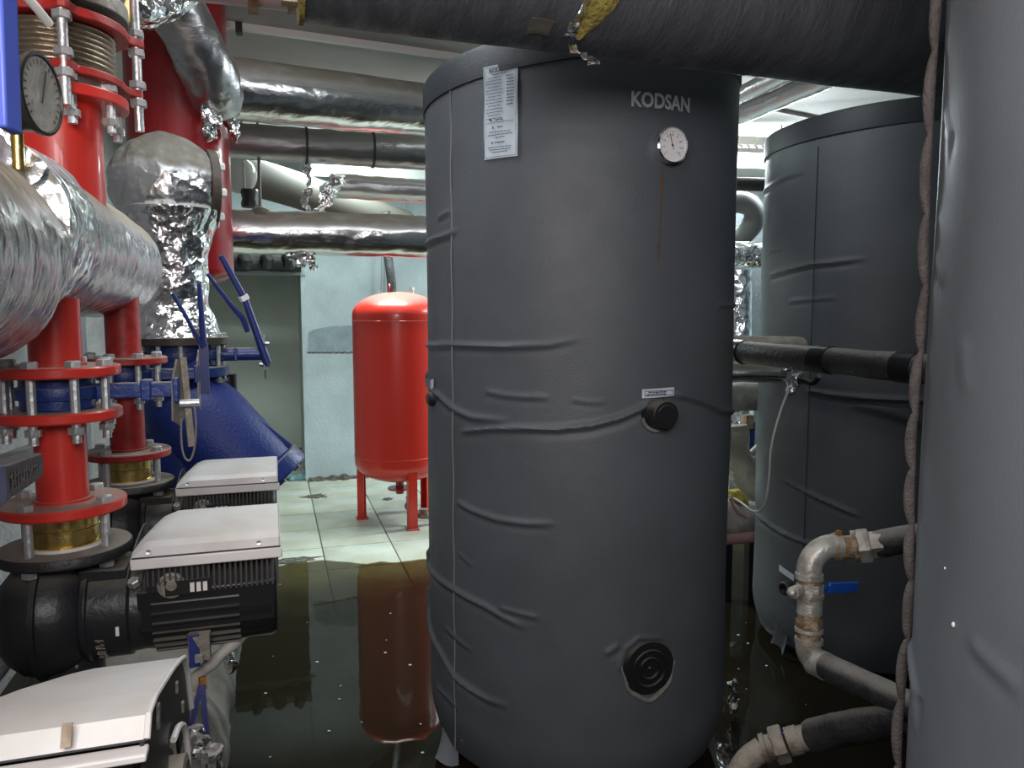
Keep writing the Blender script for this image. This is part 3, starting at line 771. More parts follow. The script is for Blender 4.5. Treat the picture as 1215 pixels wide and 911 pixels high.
# ------------------------------------------------------------------ pump row along the left wall
RX = -.41
def lettering_bars(b, o, ux, uy, nz_, n, h, wd, gap, seed):
    rr = random.Random(seed); o = Vector(o)
    for k in range(n):
        q = o + ux * (k * (wd + gap))
        b.bar(q - uy * h / 2 + nz_ * .0008, q + uy * h / 2 + nz_ * .0008, wd * .3, .0016, nz_)
        b.bar(q + uy * h * rr.uniform(-.4, .4), q + uy * h * rr.uniform(-.4, .4) + ux * wd, .0016, h * .22, nz_)
def riser(y, dz, ztop, label, dirty):
    """red pipe between pump and header, in two flanged lengths"""
    rm = 'red_dirty' if dirty else 'red'
    root = thing('pump_riser', (RX, y, 1.09 + dz), label, 'pipe', 'red flanged risers over the pumps')
    Z = lambda z: Vector((RX, y, z + dz))
    def pipe(z0, z1):
        MB().lathe(Z(z0), (0, 0, 1), [(0, .0465), (z1 - z0, .0465)], 40).build('pipe', rm, root)
    pipe(1.18, 1.345); pipe(1.445, ztop - dz)
    def flange(z, th, ph, m=None, up=1, L=.05):
        f = MB().lathe(Z(z), (0, 0, 1), [(0, .112), (.003, .1145), (th - .003, .1145), (th, .112)], 56).build('flange', m or rm, root)
        b = MB().ring(Z(z + th - .001), (0, 0, 1), .054, .045, .006, 32); b.build('weld', rm, f)
        return f
    f = flange(1.158, .020, 0); bolts(f, Z(1.178), (0, 0, 1), .092, 4, .118, .0085, 'zinc', math.radians(-28), .012)
    flange(1.342, .020, 0)
    f = flange(1.428, .020, 0); bolts(f, Z(1.448), (0, 0, 1), .092, 8, .115, .0085, 'zinc', math.radians(-14), .03)
    return root
def wafer_valve(root, c, R_, h, nl, lever=True):
    """blue wafer butterfly valve: body, neck to the aisle side, notched plate and squeeze lever"""
    c = Vector(c)
    b = MB().lathe(c - Vector((0, 0, h / 2)), (0, 0, 1), [(0, R_), (h * .3, R_), (h * .32, R_ * 1.12), (h * .5, R_ * 1.14), (h * .68, R_ * 1.12), (h * .7, R_), (h, R_)], 40); b.build('body', 'blue', root)
    b = MB().bar(c + Vector((R_ * .8, 0, 0)), c + Vector((nl, 0, 0)), .030, .030).box(c + Vector((nl * .72, 0, 0)), (.02, .042, .042)).box(c + Vector((nl - .006, 0, 0)), (.012, .062, .05)); b.build('neck', 'blue', root, bevel=.003)
def squeeze_lever(root, c, d1, L1, d2, seed=0, th=.009, m='blue_handle'):
    c = Vector(c); d1 = Vector(d1).normalized()
    h = MB().tube(smooth([c, c + d1 * L1 * .12 + Vector((.004, 0, 0)), c + d1 * L1], .02, 2), [th] * 400 if False else th, 8).build('lever', m, root)
    d2 = Vector(d2); MB().tube(smooth([c + d1 * L1 * .22, c + d1 * L1 * .45 + d2 * .5, c + d1 * L1 * .85 + d2], .02, 2), th * .6, 8).build('trigger', m, h)
    return h

r2 = riser(1.70, 0, 1.58, 'nearest red riser pipe, its lower flange over the front grey pump in full view', False)
r1 = riser(2.42, -.022, 1.60, 'smaller looking red riser pipe standing behind the nearest one', True)
# wafer valves between the flanges
v2 = thing('butterfly_valve', (RX, 1.70, 1.362), 'blue butterfly valve clamped between the two big red flanges nearest the viewer', 'valve', 'blue wafer valves on the risers')
c = Vector((RX, 1.70, 1.395)); wafer_valve(v2, c, .066, .062, .225)
pl = MB().prism([(-.035, -.062), (-.01, -.075), (.022, -.05), (.03, .02), (.018, .055), (-.012, .062), (-.03, .02)], c + Vector((.224, 0, 0)), (.42, .9, 0), (0, 0, 1), .004).build('notch_plate', 'dusty_steel', v2)
MB().bar(c + Vector((.232, .0, .065)), c + Vector((.243, -.012, -.12)), .013, .006, (.4, -.9, 0)).build('lever', 'dusty_steel', v2)
MB().cyl(c + Vector((.225, -.02, -.028)), c + Vector((.262, -.02, -.028)), .008, 10).build('hinge_pin', 'zinc', v2)
MB().cyl(c + Vector((.215, .02, -.02)), c + Vector((.24, .02, -.02)), .009, 8).build('hinge_pin', 'zinc', v2)
b = MB(); q = c + Vector((.252, -.02, -.03)); b.tube(smooth([q, q + Vector((.003, 0, -.04)), q + Vector((-.002, 0, -.095)), q + Vector((-.014, .0, -.125)), q + Vector((-.028, 0, -.10)), q + Vector((-.026, 0, -.03))], .01), .0022, 6); b.build('wire_loop', 'dusty_steel', v2)
v1 = thing('butterfly_valve', (RX, 2.42, 1.34), 'blue butterfly valve on the farther red riser, its lever pointing straight up', 'valve', 'blue wafer valves on the risers')
c = Vector((RX, 2.42, 1.373)); wafer_valve(v1, c, .066, .062, .20)
MB().prism([(-.03, -.09), (.0, -.11), (.028, -.05), (.03, .03), (.012, .07), (-.03, .04)], c + Vector((.196, 0, 0)), (0, 1, 0), (0, 0, 1), .004).build('notch_plate', 'dusty_steel', v1)
l = MB().bar(c + Vector((.215, -.01, -.06)), c + Vector((.215, -.01, .09)), .026, .008, (0, 1, 0)).tube([c + Vector((.215, -.01, .08)), c + Vector((.212, -.005, .2)), c + Vector((.209, 0, .262))], [.010, .008, .007], 8).build('lever', 'blue_handle', v1)
MB().tube([c + Vector((.213, -.01, .075)), c + Vector((.175, -.01, .16)), c + Vector((.137, -.01, .235))], .006, 8).build('trigger', 'blue_handle', l)

# ---- circulation pump (built once, copied)
def pump(y, dz):
    root = thing('circulation_pump', (RX, y, .82 + dz), '', 'pump', 'circulation pumps with grey covers')
    O = Vector((RX, y, dz)); zc = .945
    V = lambda x, yy, z: O + Vector((x, yy, z))
    # top flange and brass filter ring
    MB().lathe(V(0, 0, 1.065), (0, 0, 1), [(0, .118), (.004, .122), (.018, .122), (.022, .119)], 56).build('pump_flange', 'black_flange', root)
    f = MB().lathe(V(0, 0, 1.087), (0, 0, 1), [(0, .066), (.008, .066), (.009, .060), (.034, .060), (.035, .062), (.038, .062), (.039, .060), (.062, .060), (.063, .064), (.071, .064)], 48).build('brass_ring', 'brass', root)
    MB().ring(V(0, 0, 1.087), (0, 0, 1), .072, .062, .006, 40).build('gasket', 'yellow_rag' if False else 'white_plastic', f)
    # volute: neck plus snail body, axis along X
    pts = [V(0, 0, 1.07), V(0, 0, 1.02), V(0, 0, .96)]
    b = MB().tube([V(0, 0, 1.068), V(0, 0, 1.045), V(-.005, 0, 1.01), V(-.01, 0, .96)], [.066, .054, .058, .08], 32)
    b.lathe(V(-.125, 0, zc), (1, 0, 0), [(0, .04), (.006, .068), (.03, .098), (.055, .116), (.08, .122), (.082, .128), (.092, .128), (.094, .122), (.125, .118), (.155, .100), (.165, .088)], 48)
    b.build('volute', 'black_iron', root, 30)
    # adaptor with cast lettering
    a_ = MB().lathe(V(.035, 0, zc), (1, 0, 0), [(0, .100), (.012, .104), (.014, .098), (.085, .098), (.088, .092), (.112, .090)], 40).box(V(.075, 0, zc + .075), (.085, .12, .045)).build('adaptor', 'black_iron', root, 30, bevel=.002)
    b = MB()
    for k in range(7):
        a = math.radians(200 + k * 6.5); n = Vector((0, math.cos(a), math.sin(a))); q = V(.07, 0, zc) + n * .0985; t_ = Vector((0, -math.sin(a), math.cos(a)))
        b.bar(q - Vector((.008, 0, 0)) + t_ * (.003 if k % 2 else -.003), q + Vector((.008, 0, 0)), .0022, .0018, n); b.bar(q + t_ * .004, q - t_ * .004 + Vector((.004 if k % 3 else -.006, 0, 0)), .0022, .0018, n)
    b.build('cast_lettering', 'dusty_steel', a_)
    MB().box(V(.104, -.098, .93), (.006, .004, .018)).build('plate_mark', 'dial', a_)
    place('bolt', ('hx', 1), lambda b: b.lathe((0, 0, 0), (0, 0, 1), [(0, .012), (.012, .012), (.014, .010)], 6), 'zinc', V(.135, -.075, 1.012), (-.2, -.4, 1), a_)
    # motor
    mb = MB().lathe(V(.142, 0, zc - .002), (1, 0, 0), [(0, .088), (.02, .090), (.25, .090), (.262, .084), (.265, .03)], 40).box(V(.27, -.005, zc + .012), (.262, .168, .085))
    mo = mb.build('motor_body', 'motor_black', root, 35, bevel=.004)
    b = MB()
    for k in range(9):
        a = math.radians(162 + k * 12.5); n = Vector((0, math.cos(a), math.sin(a))); q = V(.165, 0, zc) + n * .094; b.bar(q, q + Vector((.165, 0, 0)), .0035, .010, n)
    tag(b.build('cooling_ribs', 'motor_black', mo), kind='stuff')
    # vertical fins under the cover, near side and top
    b = MB()
    for k in range(25):
        x = .162 + k * .0102; b.box(V(x, -.091, zc + .088), (.0040, .016, .040 if k < 11 else .078)).box(V(x, -.072, zc + .115), (.0042, .05, .018))
    tag(b.build('cooling_fins', 'fin_grey', mo), kind='stuff')
    MB().box(V(.215, -.067, zc + .078), (.115, .055, .05)).build('terminal_block', 'black_plastic', mo)
    MB().lathe(V(.204, -.094, zc + .066), (0, -1, 0), [(0, .026), (.004, .026), (.005, .021), (.003, .019), (.003, .012), (.006, .010), (.006, .004)], 24).build('dial_knob', 'dusty_steel', mo)
    b = MB()
    for k in range(3): b.box(V(.243 + k * .012, -.100, zc + .060), (.008, .006, .018))
    b.build('connector', 'cover_lip', mo)
    b = MB().box(V(.235, -.097, zc + .060), (.085, .004, .030)); b.build('display_strip', 'black_plastic', mo)
    # cover: arched section swept along X with the volute end sloped off
    sec = [(-.115, 1.076), (-.112, 1.096), (-.100, 1.106), (-.06, 1.116), (-.02, 1.122), (.03, 1.127), (.07, 1.122), (.095, 1.105), (.105, 1.06)]
    rows = []
    for i in range(17):
        u = i / 16; x0 = .135 + (.413 - .135) * u; row = []
        for yy, z in sec:
            sh = .046 * max(0., (yy + .115) / .22) * max(0, 1 - u * 1.0); drop = .02 * (max(0, 1 - u * 7) ** 2)
            row.append(V(x0 + sh, yy, z - drop * (1 if z > 1.07 else 0)))
        rows.append(row)
    cv = MB().sheet(rows, -.004).build('cover', 'cover_grey', root, 25)
    MB().prism([(a, z) for a, z in sec] + [(.09, 1.05)], V(.4105, 0, 0), (0, 1, 0), (0, 0, 1), .003).build('end_plate', 'cover_lip', cv)
    MB().prism([(a, z) for a, z in sec] + [(.09, 1.05)], V(.137, 0, -.022), (0, 1, 0), (0, 0, 1), .003).build('end_plate', 'black_plastic', cv)
    lp = MB().box(V(.276, -.114, 1.065), (.282, .008, .022)).build('cover_lip', 'cover_lip', root, bevel=.003)
    MB().box(V(.276, -.1165, 1.078), (.276, .004, .0018)).build('joint', 'print_dark', lp)
    for x in (.168, .372):
        place('screw', ('screw', 1), lambda b: b.lathe((0, 0, 0), (0, 0, 1), [(0, .0055), (.002, .005), (.002, .0025), (.001, .001)], 16), 'zinc', V(x, -.1155, 1.088), (0, -1, .09), cv)
    return root
p2 = pump(1.70, 0)
p2['label'] = 'black circulation pump with grey cover, the middle one of three, filling the centre left'
p1 = copy_tree(p2, (0, .72, -.022))
p1['label'] = 'black circulation pump with grey cover, the farthest of three, in front of the blue strainer'

# ---- the nearest pump: larger grey cover, black end face
p3 = thing('circulation_pump', (-.40, .93, .80), 'nearest pump with smooth grey cover and black end face, cut off at the lower left', 'pump')
PX1 = -.13
def V3(x, y, z): return Vector((PX1 + x, .93 + y, z))
sec = [(-.143, 1.133), (-.127, 1.150), (-.085, 1.147), (-.042, 1.137), (.056, 1.113), (.13, 1.091), (.172, 1.076), (.205, 1.04), (.238, .969)]
rows = []
for i in range(25):
    u = i / 24; x0 = -.37 + .37 * u; row = []
    for yy, z in sec:
        sh = .6 * max(0., yy + .15) * (1 - u); drop = .09 * max(0, 1 - u * 2.6) ** 2
        row.append(V3(x0 + sh, yy, z - drop))
    rows.append(row)
cv = MB().sheet(rows, -.005).build('cover', 'cover_grey', p3, 25)
MB().bar(V3(-.37, -.1445, 1.1325), V3(0, -.1445, 1.1325), .0016, .0015, (0, 1, 0)).build('joint', 'print_dark', cv)
MB().box(atY(79, 872, .785), (.009, .003, .022), Matrix.Rotation(-.5, 3, 'X')).build('stained_clip', 'stain', cv)
MB().ball(atY(91, 791, 1.06), .0022, 8, 6).build('scuff', 'print_dark', cv)
MB().bar(V3(-.37, -.147, 1.121), V3(.002, -.147, 1.121), .008, .022, (.45, .9, 0) if False else (0, 1, 0)).build('cover_lip', 'cover_lip', p3, bevel=.002)
poly = [(a * .985, z - .004) for a, z in sec] + [(.225, .95), (.15, .972), (.115, .965), (.105, 1.0), (.07, 1.032), (.03, 1.036), (.0, 1.01), (-.02, .96), (-.03, .90), (-.145, .90)]
ef = MB().prism(poly, V3(-.006, 0, 0), (0, 1, 0), (0, 0, 1), .004).build('end_face', 'black_plastic', p3)
MB().tube(dens([V3(.001, a, z) for a, z in sec], .01), .0032, 8).build('end_rim', 'cover_lip', p3)
for px, py in ((188, 842), (188, 856), (210, 815), (217, 838)):
    MB().box(atX(px, py, PX1 + .001), (.003, .009, .013)).build('face_slot', 'dusty_steel', ef)
MB().tube(smooth([V3(.003, .02, 1.04), V3(.006, .05, 1.043), V3(.008, .09, 1.02), V3(.008, .112, .97), V3(.006, .115, .94)], .008), .004, 8).build('end_hoop', 'cover_lip', ef)
MB().lathe(V3(-.38, .03, .925), (1, 0, 0), [(0, .10), (.34, .10), (.35, .09), (.372, .088)], 44).build('motor_body', 'motor_black', p3)
MB().lathe(V3(-.008, .035, .945), (1, 0, 0), [(0, .06), (.02, .06), (.022, .052), (.018, .05)], 36).build('end_cap', 'dusty_steel', p3)
MB().lathe(V3(-.60, .03, .93), (1, 0, 0), [(0, .06), (.06, .112), (.14, .12), (.2, .10), (.24, .09)], 40).build('volute', 'black_iron', p3)

MB().cyl((RX, .93, 1.0), (RX, .93, 1.56), .0465, 32).build('inlet_pipe', 'red', p3)
# ---- blue lever near the left edge, in front of the riser
lv = thing('valve_lever', (-.47, 1.36, 1.22), 'dark blue flat lever with raised lettering crossing the red riser at the left edge', 'lever')
q0, q1 = atD(47, 551, 1.32), atD(-14, 582, 1.02)
d = (q1 - q0).normalized(); up = Vector((0, 0, 1)); sd = d.cross(up).normalized(); up2 = sd.cross(d)
lb = MB().bar(q0, q1 + d * .12, .011, .042, up2)
lb.v = lb.v
lb = MB(); L = (q1 - q0).length + .14; n = 16; ring_ = []
lb.prism([(-.0, -.010), (.004, -.018), (.014, -.021), (L, -.030), (L, .030), (.014, .021), (.004, .018), (0, .010)], q0 - sd * .006, d, up2, .012)
o = lb.build('grip', 'blue_near' if False else 'black_rubber', lv, bevel=.003)
MB().prism([((L - .14) * .80, -.0275), (L + .002, -.031), (L + .002, .031), ((L - .14) * .80, .0275)], q0 - sd * .0075, d, up2, .015).build('sleeve', 'blue_handle', lv, bevel=.003)
b = MB(); fr = sd if sd.dot(C0 - q0) > 0 else -sd
for k in range(11):
    q = q0 + d * (L - .14) * (.12 + .058 * k) + fr * .0075; hh = .012 + .0012 * k
    b.bar(q - up2 * hh * .5, q + up2 * hh * .5, .004, .0015, fr)
    b.bar(q + up2 * hh * (.4 if k % 2 else -.1), q + d * .010 + up2 * hh * (.3 if k % 3 else -.4), .003, .0015, fr)
b.build('raised_lettering', 'piping', o)
MB().bar(q0 + d * (L - .02), (RX, .95, 1.24), .03, .04).build('valve_neck', 'blue_handle', lv)
MB().bar(atD(-10, 552, 1.5), atD(42, 532, 1.62), .03, .02).build('back_arm', 'grey_pipe', lv)

# ---- insulated header over the risers
hd = thing('foil_header', (-.5, 2.1, 1.54), 'big foil wrapped header pipe with dusty top, behind the nearest foil pipe end', 'pipe')
def cutcap(t0=.0, k=.03):
    return lambda t, a, q, p: q
def header(y0, y1, x, z, r, m, parent, seed, amp=.006, name='jacket'):
    pts = [(x, y, z) for y in np.linspace(y0, y1, int((y1 - y0) / .012))]
    f = crum(amp, 9, seed)
    def g(t, a, q, p):
        e = max(0, (t - .955) / .045); return f(t, a, q, p) * (1 - .10 * e * e)
    b = MB().tube(pts, r, 96, True, g); b.lathe((x, y1 - .004, z), (0, 1, 0), [(0, r * .86), (.012, r * .6), (.016, r * .3), (.012, .05)], 48)
    return b.build(name, m, parent, 60)
header(1.50, 2.70, -.485, 1.70, .157, 'foil_streaked', hd, 3)
header(1.46, 1.74, -.485, 1.702, .163, 'foil_clean', hd, 8, .010, 'foil_patch')
hn = thing('foil_header_end', (-.5, .9, 1.49), 'nearest foil wrapped pipe end, dusty and blurred, at the left edge', 'pipe')
header(.35, 1.50, -.492, 1.640, .170, 'foil_streaked', hn, 5, .008)

# ---- vertical main with rubber expansion joint above the header
MX, MY = -.45, 2.0
em = thing('expansion_joint', (MX, MY, 1.86), 'red flanged expansion joint with metal bellows on the vertical main, upper left', 'pipe joint')
Zm = lambda z: Vector((MX, MY, z))
MB().cyl(Zm(1.80), Zm(2.02), .088, 48).build('pipe', 'red', em)
def bigflange(z, th, r, m, lugs=False, name='flange'):
    n = 72; b = MB(); poly = []
    for k in range(n):
        a = 2 * PI * k / n; q = r
        if lugs:
            e = ((a - math.radians(LUG0)) / (PI / 2)) % 1.0; e = min(e, 1 - e) * 4; q = r + .045 * max(0, 1 - e * 2.6) ** .7
        poly.append((q * math.cos(a), q * math.sin(a)))
    return b.prism(poly, Zm(z), (1, 0, 0), (0, 1, 0), th).build(name, m, em, 30, bevel=.0025)
LUG0 = -72
f1 = bigflange(2.018, .024, .145, 'red'); f2 = bigflange(2.062, .018, .142, 'red_dirty', True)
MB().cyl(Zm(2.04), Zm(2.07), .12, 40).build('gasket', 'bellows', em)
prof = []
for k in range(73): prof.append((.078 + .094 * k / 72, .113 + .010 * math.cos(k / 72 * 2 * PI * 8)))
MB().lathe(Zm(2.0), (0, 0, 1), prof, 64).build('bellows', 'bellows', em, 70)
f3 = bigflange(2.178, .02, .15, 'red_dirty', True); f4 = bigflange(2.215, .035, .152, 'dusty_steel')
MB().cyl(Zm(2.19), Zm(2.24), .11, 40).build('gasket', 'black_rubber', em)
MB().cyl(Zm(2.24), Zm(2.88), .09, 40).build('pipe', 'red_dirty', em)
bolts(f1, Zm(2.048), (0, 0, 1), .122, 8, .06, .010, 'zinc', math.radians(-20), .03)
for k in range(4):
    a = math.radians(LUG0 + 90 * k); d = Vector((math.cos(a), math.sin(a), 0)); q = Zm(0) + d * .168
    b = MB().cyl(q + Vector((0, 0, 1.985)), q + Vector((0, 0, 2.36)), .0105, 12)
    tr_ = b.build('tie_rod', 'zinc', em)
    for z in (2.042, 2.084, 2.158, 2.202):
        place('nut', ('nut', 1), lambda b: b.lathe((0, 0, 0), (0, 0, 1), [(0, .018), (.001, .0195), (.015, .0195), (.016, .018)], 6), 'zinc', q + Vector((0, 0, z)), (0, 0, 1), tr_)
# yellow hose draped over the flange
P = [atD(25, -12, 1.75), atD(42, 2, 1.7), atD(68, 14, 1.68), atD(95, 17, 1.70), atD(125, 30, 1.78), atD(150, 22, 1.95), atD(160, -8, 2.1)]
tag(MB().tube(smooth(P, .02), .016, 14).build('yellow_hose', 'yellow_hose'), 'yellow hose with black stripe draped over the top flange, upper left', 'hose')
tag(MB().tube(smooth([atD(15, -20, 1.35), atD(40, 5, 1.4), atD(58, 28, 1.45)], .02), .0085, 10).build('white_strap', 'white_plastic'), 'white strap end hanging beside the yellow hose', 'strap')
# dial gauge, seen side-on
q = atD(48, 112, 1.22); gn = (C0 - q); gn.z = -.02; gn.normalize(); gn = Quaternion((0, 0, 1), math.radians(63)) @ gn
gg = thing('pressure_gauge', q - Vector((0, 0, .07)), 'round dusty dial gauge seen almost side-on beside the bellows', 'gauge')
gz = Vector((0, 0, 1)); gx = gz.cross(gn).normalized(); gz = gn.cross(gx)
MB().lathe(q - gn * .04, gn, [(0, .052), (.006, .058), (.034, .058), (.036, .064), (.044, .064), (.045, .059), (.041, .058)], 48).build('case', 'black_plastic', gg)
MB().lathe(q + gn * .0, gn, [(0, .0575), (.0022, .0575)], 48).build('dial', 'skin_grey_wrap', gg)
b = MB()
for k in range(21):
    a = math.radians(-135 + 270 * k / 20); d = gx * math.sin(a) + gz * math.cos(a); b.bar(q + gn * .0032 + d * .046, q + gn * .0032 + d * .053, .0015, .0006, gn)
b.bar(q + gn * .004 - gz * .014 - gx * .004, q + gn * .004 + gz * .040 + gx * .012, .003, .001, gn); b.build('pointer', 'print_dark', gg)
MB().cyl(q - gn * .04, q - gn * .04 - Vector((0, 0, .12)), .009, 10).build('stem', 'brass', gg)
# blue lever hanging at the top left corner
q0, q1 = atD(4, -40, .80), atD(11, 156, .80)
bl = MB().bar(q0, q1, .028, .012, R).build('blue_lever', 'blue_near', bevel=.003)
MB().cyl(q0 + Vector((0, 0, -.01)), (q0.x, q0.y, CEIL), .011, 12).build('rod', 'zinc', bl)
tag(bl, 'bright blue flat lever hanging at the top left corner', 'lever')

# ---- red vertical vessel
VX, VY = -.36, 3.62
vs_ = thing('red_vessel', (VX, VY, 1.64), 'dark red vertical cylinder with rounded bottom, behind the foil elbow', 'vessel')
prof = [(0, .03)]
for k in range(1, 11):
    a = PI / 2 * k / 10; prof.append((.075 * (1 - math.cos(a)), .205 * math.sin(a)))
prof += [(CEIL - 1.665, .205)]
MB().lathe((VX, VY, 1.665), (0, 0, 1), prof, 72).build('shell', 'red_vessel', vs_)
# ---- foil elbow, pipe, flare above the strainer
SX, SY = -.33, 3.1
fe = thing('foil_elbow_pipe', (SX, SY, 1.47), 'foil wrapped vertical pipe with dusty bulging elbow, in front of the dark red cylinder', 'pipe')
pts = [(SX - .015, SY, z) for z in np.linspace(1.46, 1.93, 50)]
def flare(t, a, q, p):
    f = .120 + .042 * max(0, (1.58 - p.z) / .12) ** .8 if p.z < 1.58 else .120 + .05 * max(0, (p.z - 1.76) / .17)
    v = Vector((math.cos(a), math.sin(a), 0)) * 1.2 + p * 10
    return f + .009 * noise.noise(v) + .006 * noise.noise(v * 2.7)
MB().tube(pts, .1, 72, True, flare).build('pipe_wrap', 'foil_crumpled', fe, 60)
q = Vector((SX - .03, SY + .02, 2.02)); b = MB().ball(q, .195, 64, 40, (1, .95, .98)).jitter(.012, 9, 3).jitter(.005, 25, 5)
b.build('elbow_wrap', 'foil_elbow', fe, 60)
fax = Vector((.95, .25, .0)).normalized(); fo = q + fax * .135
f = MB().lathe(fo, fax, [(0, .145), (.003, .148), (.03, .148), (.033, .145)], 48).build('flange', 'brown_flange', fe)
x_, y_, _ = frame(fax)
for k in range(8):
    a = 2 * PI * k / 8 + .2; place('bolt', ('bh', 1), lambda b: b.lathe((0, 0, -.015), (0, 0, 1), [(0, .0165), (.03, .0165), (.034, .012)], 6), 'white_plastic', fo + fax * .033 + x_ * .128 * math.cos(a) + y_ * .128 * math.sin(a), fax, f)
MB().tube([q + Vector((0, .1, 0)), Vector((VX + .0, VY - .15, 2.02))], .12, 24).build('branch', 'red_vessel', fe)

# ---- strainer valve stack
cf = MB().lathe((SX, SY, 1.434), (0, 0, 1), [(0, .166), (.003, .170), (.027, .170), (.03, .166)], 56).build('counter_flange', 'brown_flange', fe)
bolts(cf, (SX, SY, 1.464), (0, 0, 1), .148, 12, .16, .0085, 'zinc', .1, .012)
vb = thing('butterfly_valve', (SX, SY, 1.37), 'blue butterfly valve on top of the large blue strainer, with raised twin lever', 'valve')
c = Vector((SX, SY, 1.395)); wafer_valve(vb, c, .125, .076, .20)
nb = MB().lathe(c + Vector((.12, 0, 0)), (1, 0, 0), [(0, .026), (.17, .026), (.172, .03), (.182, .03)], 20); nb.build('stem_housing', 'blue', vb)
pp = MB().prism([(-.03, -.062), (.01, -.066), (.022, -.1), (.03, -.03), (.03, .06), (-.02, .075), (-.03, .02)], c + Vector((.296, 0, 0)), (0, 1, 0), (0, 0, 1), .006).build('notch_plate', 'dusty_steel', vb)
for yy, zz in ((-.018, .04), (.018, -.045), (-.018, -.04)): MB().cyl(c + Vector((.28, yy, zz)), c + Vector((.318, yy, zz)), .008, 6).build('plate_bolt', 'zinc', vb)
e0 = atY(317, 430, SY - .02); e1 = atY(291, 356, SY - .03); e2 = atY(262, 303, SY - .06)
MB().cyl(c + Vector((.30, 0, 0)), e0, .014, 12).build('lever_hub', 'blue', vb)
l = MB().tube([e0 + Vector((.004, 0, -.006)), e0, e1, e2], [.017, .017, .0135, .0115], 10).build('lever', 'blue_handle', vb)
MB().bar(e1 - (e1 - e0).normalized() * .0, e1 + (e2 - e1).normalized() * .02, .03, .03).build('tape_band', 'dial', l)
g0, g1, g2 = atY(294, 394, SY - .03), atY(274, 362, SY - .05), atY(246, 325, SY - .07)
MB().tube([g0, atY(288, 378, SY - .03), g1, g2], [.009, .011, .010, .007], 8).build('trigger', 'blue_handle', vb)
st = thing('y_strainer', (SX, SY, .8), 'large blue cast Y strainer behind the pumps, its capped branch slanting down', 'strainer')
f = MB().lathe((SX, SY, 1.316), (0, 0, 1), [(0, .166), (.003, .170), (.035, .170), (.038, .166)], 56).build('flange', 'blue', st)
ax = Vector((.66, -.10, -.745)).normalized()
prof_b = MB().lathe((SX, SY, .80), (0, 0, 1), [(0, .13), (.10, .14), (.25, .15), (.4, .13), (.46, .105), (.52, .10)], 56)
o_ = Vector((SX - .04, SY, 1.25)); 
prof_b.lathe(o_, ax, [(-.06, .06), (-.02, .12), (.06, .165), (.16, .18), (.42, .172), (.47, .165)], 56)
prof_b.build('body', 'blue_strainer', st, 40)
rb = MB().bar(o_ + Vector((-.02, -.16, .02)), o_ + Vector((.14, -.172, .15)), .02, .02); rb.bar(Vector((SX + .06, SY - .10, 1.33)), o_ + ax * .44 + Vector((.135, -.02, .115)), .012, .02); rb.build('rib', 'blue_strainer', st, bevel=.004)
co = o_ + ax * .46
f = MB().lathe(co, ax, [(-.01, .186), (-.006, .192), (.05, .192), (.055, .186)], 48).build('branch_cap', 'blue', st, bevel=.002)
x_, y_, _ = frame(ax)
for k in range(10):
    a = 2 * PI * k / 10; place('bolt', ('bh2', 1), lambda b: b.lathe((0, 0, 0), (0, 0, 1), [(0, .015), (.014, .015)], 6), 'blue', co + ax * .05 + x_ * .155 * math.cos(a) + y_ * .155 * math.sin(a), ax, f)
MB().box(atY(243, 530, SY - .17), (.022, .02, .014)).build('cast_mark', 'blue_strainer', st)
MB().cyl((SX + .16, SY + .1, .9), (SX + .16, SY + .1, 1.31), .03, 16).build('stub_pipe', 'black_iron', st)

# ---- lower header and bits under the pumps
lh = thing('lower_header', (-.30, 1.7, .40), 'dusty grey wrapped header pipe low under the pumps', 'pipe')
pts = [(-.31, y, .56) for y in np.linspace(.2, 3.3, 120)]
MB().tube(pts, .19, 64, True, crum(.012, 6, 4)).build('wrap', 'skin_grey_wrap', lh, 60)
for k, y in enumerate((.95, 1.7, 2.42)):
    MB().cyl((RX, y, .66), (RX, y, .86), .06, 24).build('branch', 'black_iron', lh)
for y in (.6, 1.35, 2.1, 2.85):
    MB().box((-.33, y, .19), (.06, .06, .38)).box((-.33, y, .005), (.16, .16, .01)).build('support_leg', 'black_iron', lh)
MB().cyl((SX, SY, .62), (SX, SY, .82), .12, 24).build('branch', 'black_iron', lh)
q = [atD(289, 752, 1.63), atD(262, 776, 1.60), atD(245, 792, 1.58), atD(231, 806, 1.55), atD(226, 830, 1.5)]
b = MB().tube(dens(smooth(q, .01), .0035), .0135, 14, True, lambda t, a, r_, p: r_ + .0018 * math.sin(t * 2 * PI * 36)); tag(b.build('corrugated_conduit', 'grey_conduit'), 'grey corrugated conduit curving out from under the middle pump', 'conduit')
q = atD(238, 800, 1.50)
vv = thing('lever_valve', atD(238, 870, 1.50), 'small valve with two blue levers hanging beside the lower header', 'valve')
MB().bar(atD(229, 752, 1.52), atD(231, 790, 1.52), .02, .02).build('body', 'blue_handle', vv)
MB().bar(atD(240, 803, 1.5), atD(241, 817, 1.5), .012, .012).build('brass_nut', 'orange_foam', vv)
MB().box(atD(236, 781, 1.49), (.014, .014, .012)).build('nut', 'zinc', vv)
MB().box(atD(237, 766, 1.53), (.04, .03, .05)).build('bracket', 'dusty_steel', vv)
for (a, c) in (((240, 812), (246, 884)), ((238, 815), (225, 868))):
    MB().bar(atD(*a, 1.48), atD(*c, 1.46), .010, .005, (0, 1, 0)).build('lever', 'blue_handle', vv)
b = MB()
for k, (x, y, s) in enumerate(((228, 874, .022), (236, 882, .02), (240, 893, .02), (250, 896, .022), (255, 901, .016))):
    b.ball(atD(x, y, 1.42), s, 14, 9, (1, .8, .8))
b.jitter(.016, 40).jitter(.008, 90); tag(b.build('foil_scrap', 'foil_crumpled'), 'crumpled scrap of foil stuck to the lower header near the bottom edge', 'foil')
b = MB()
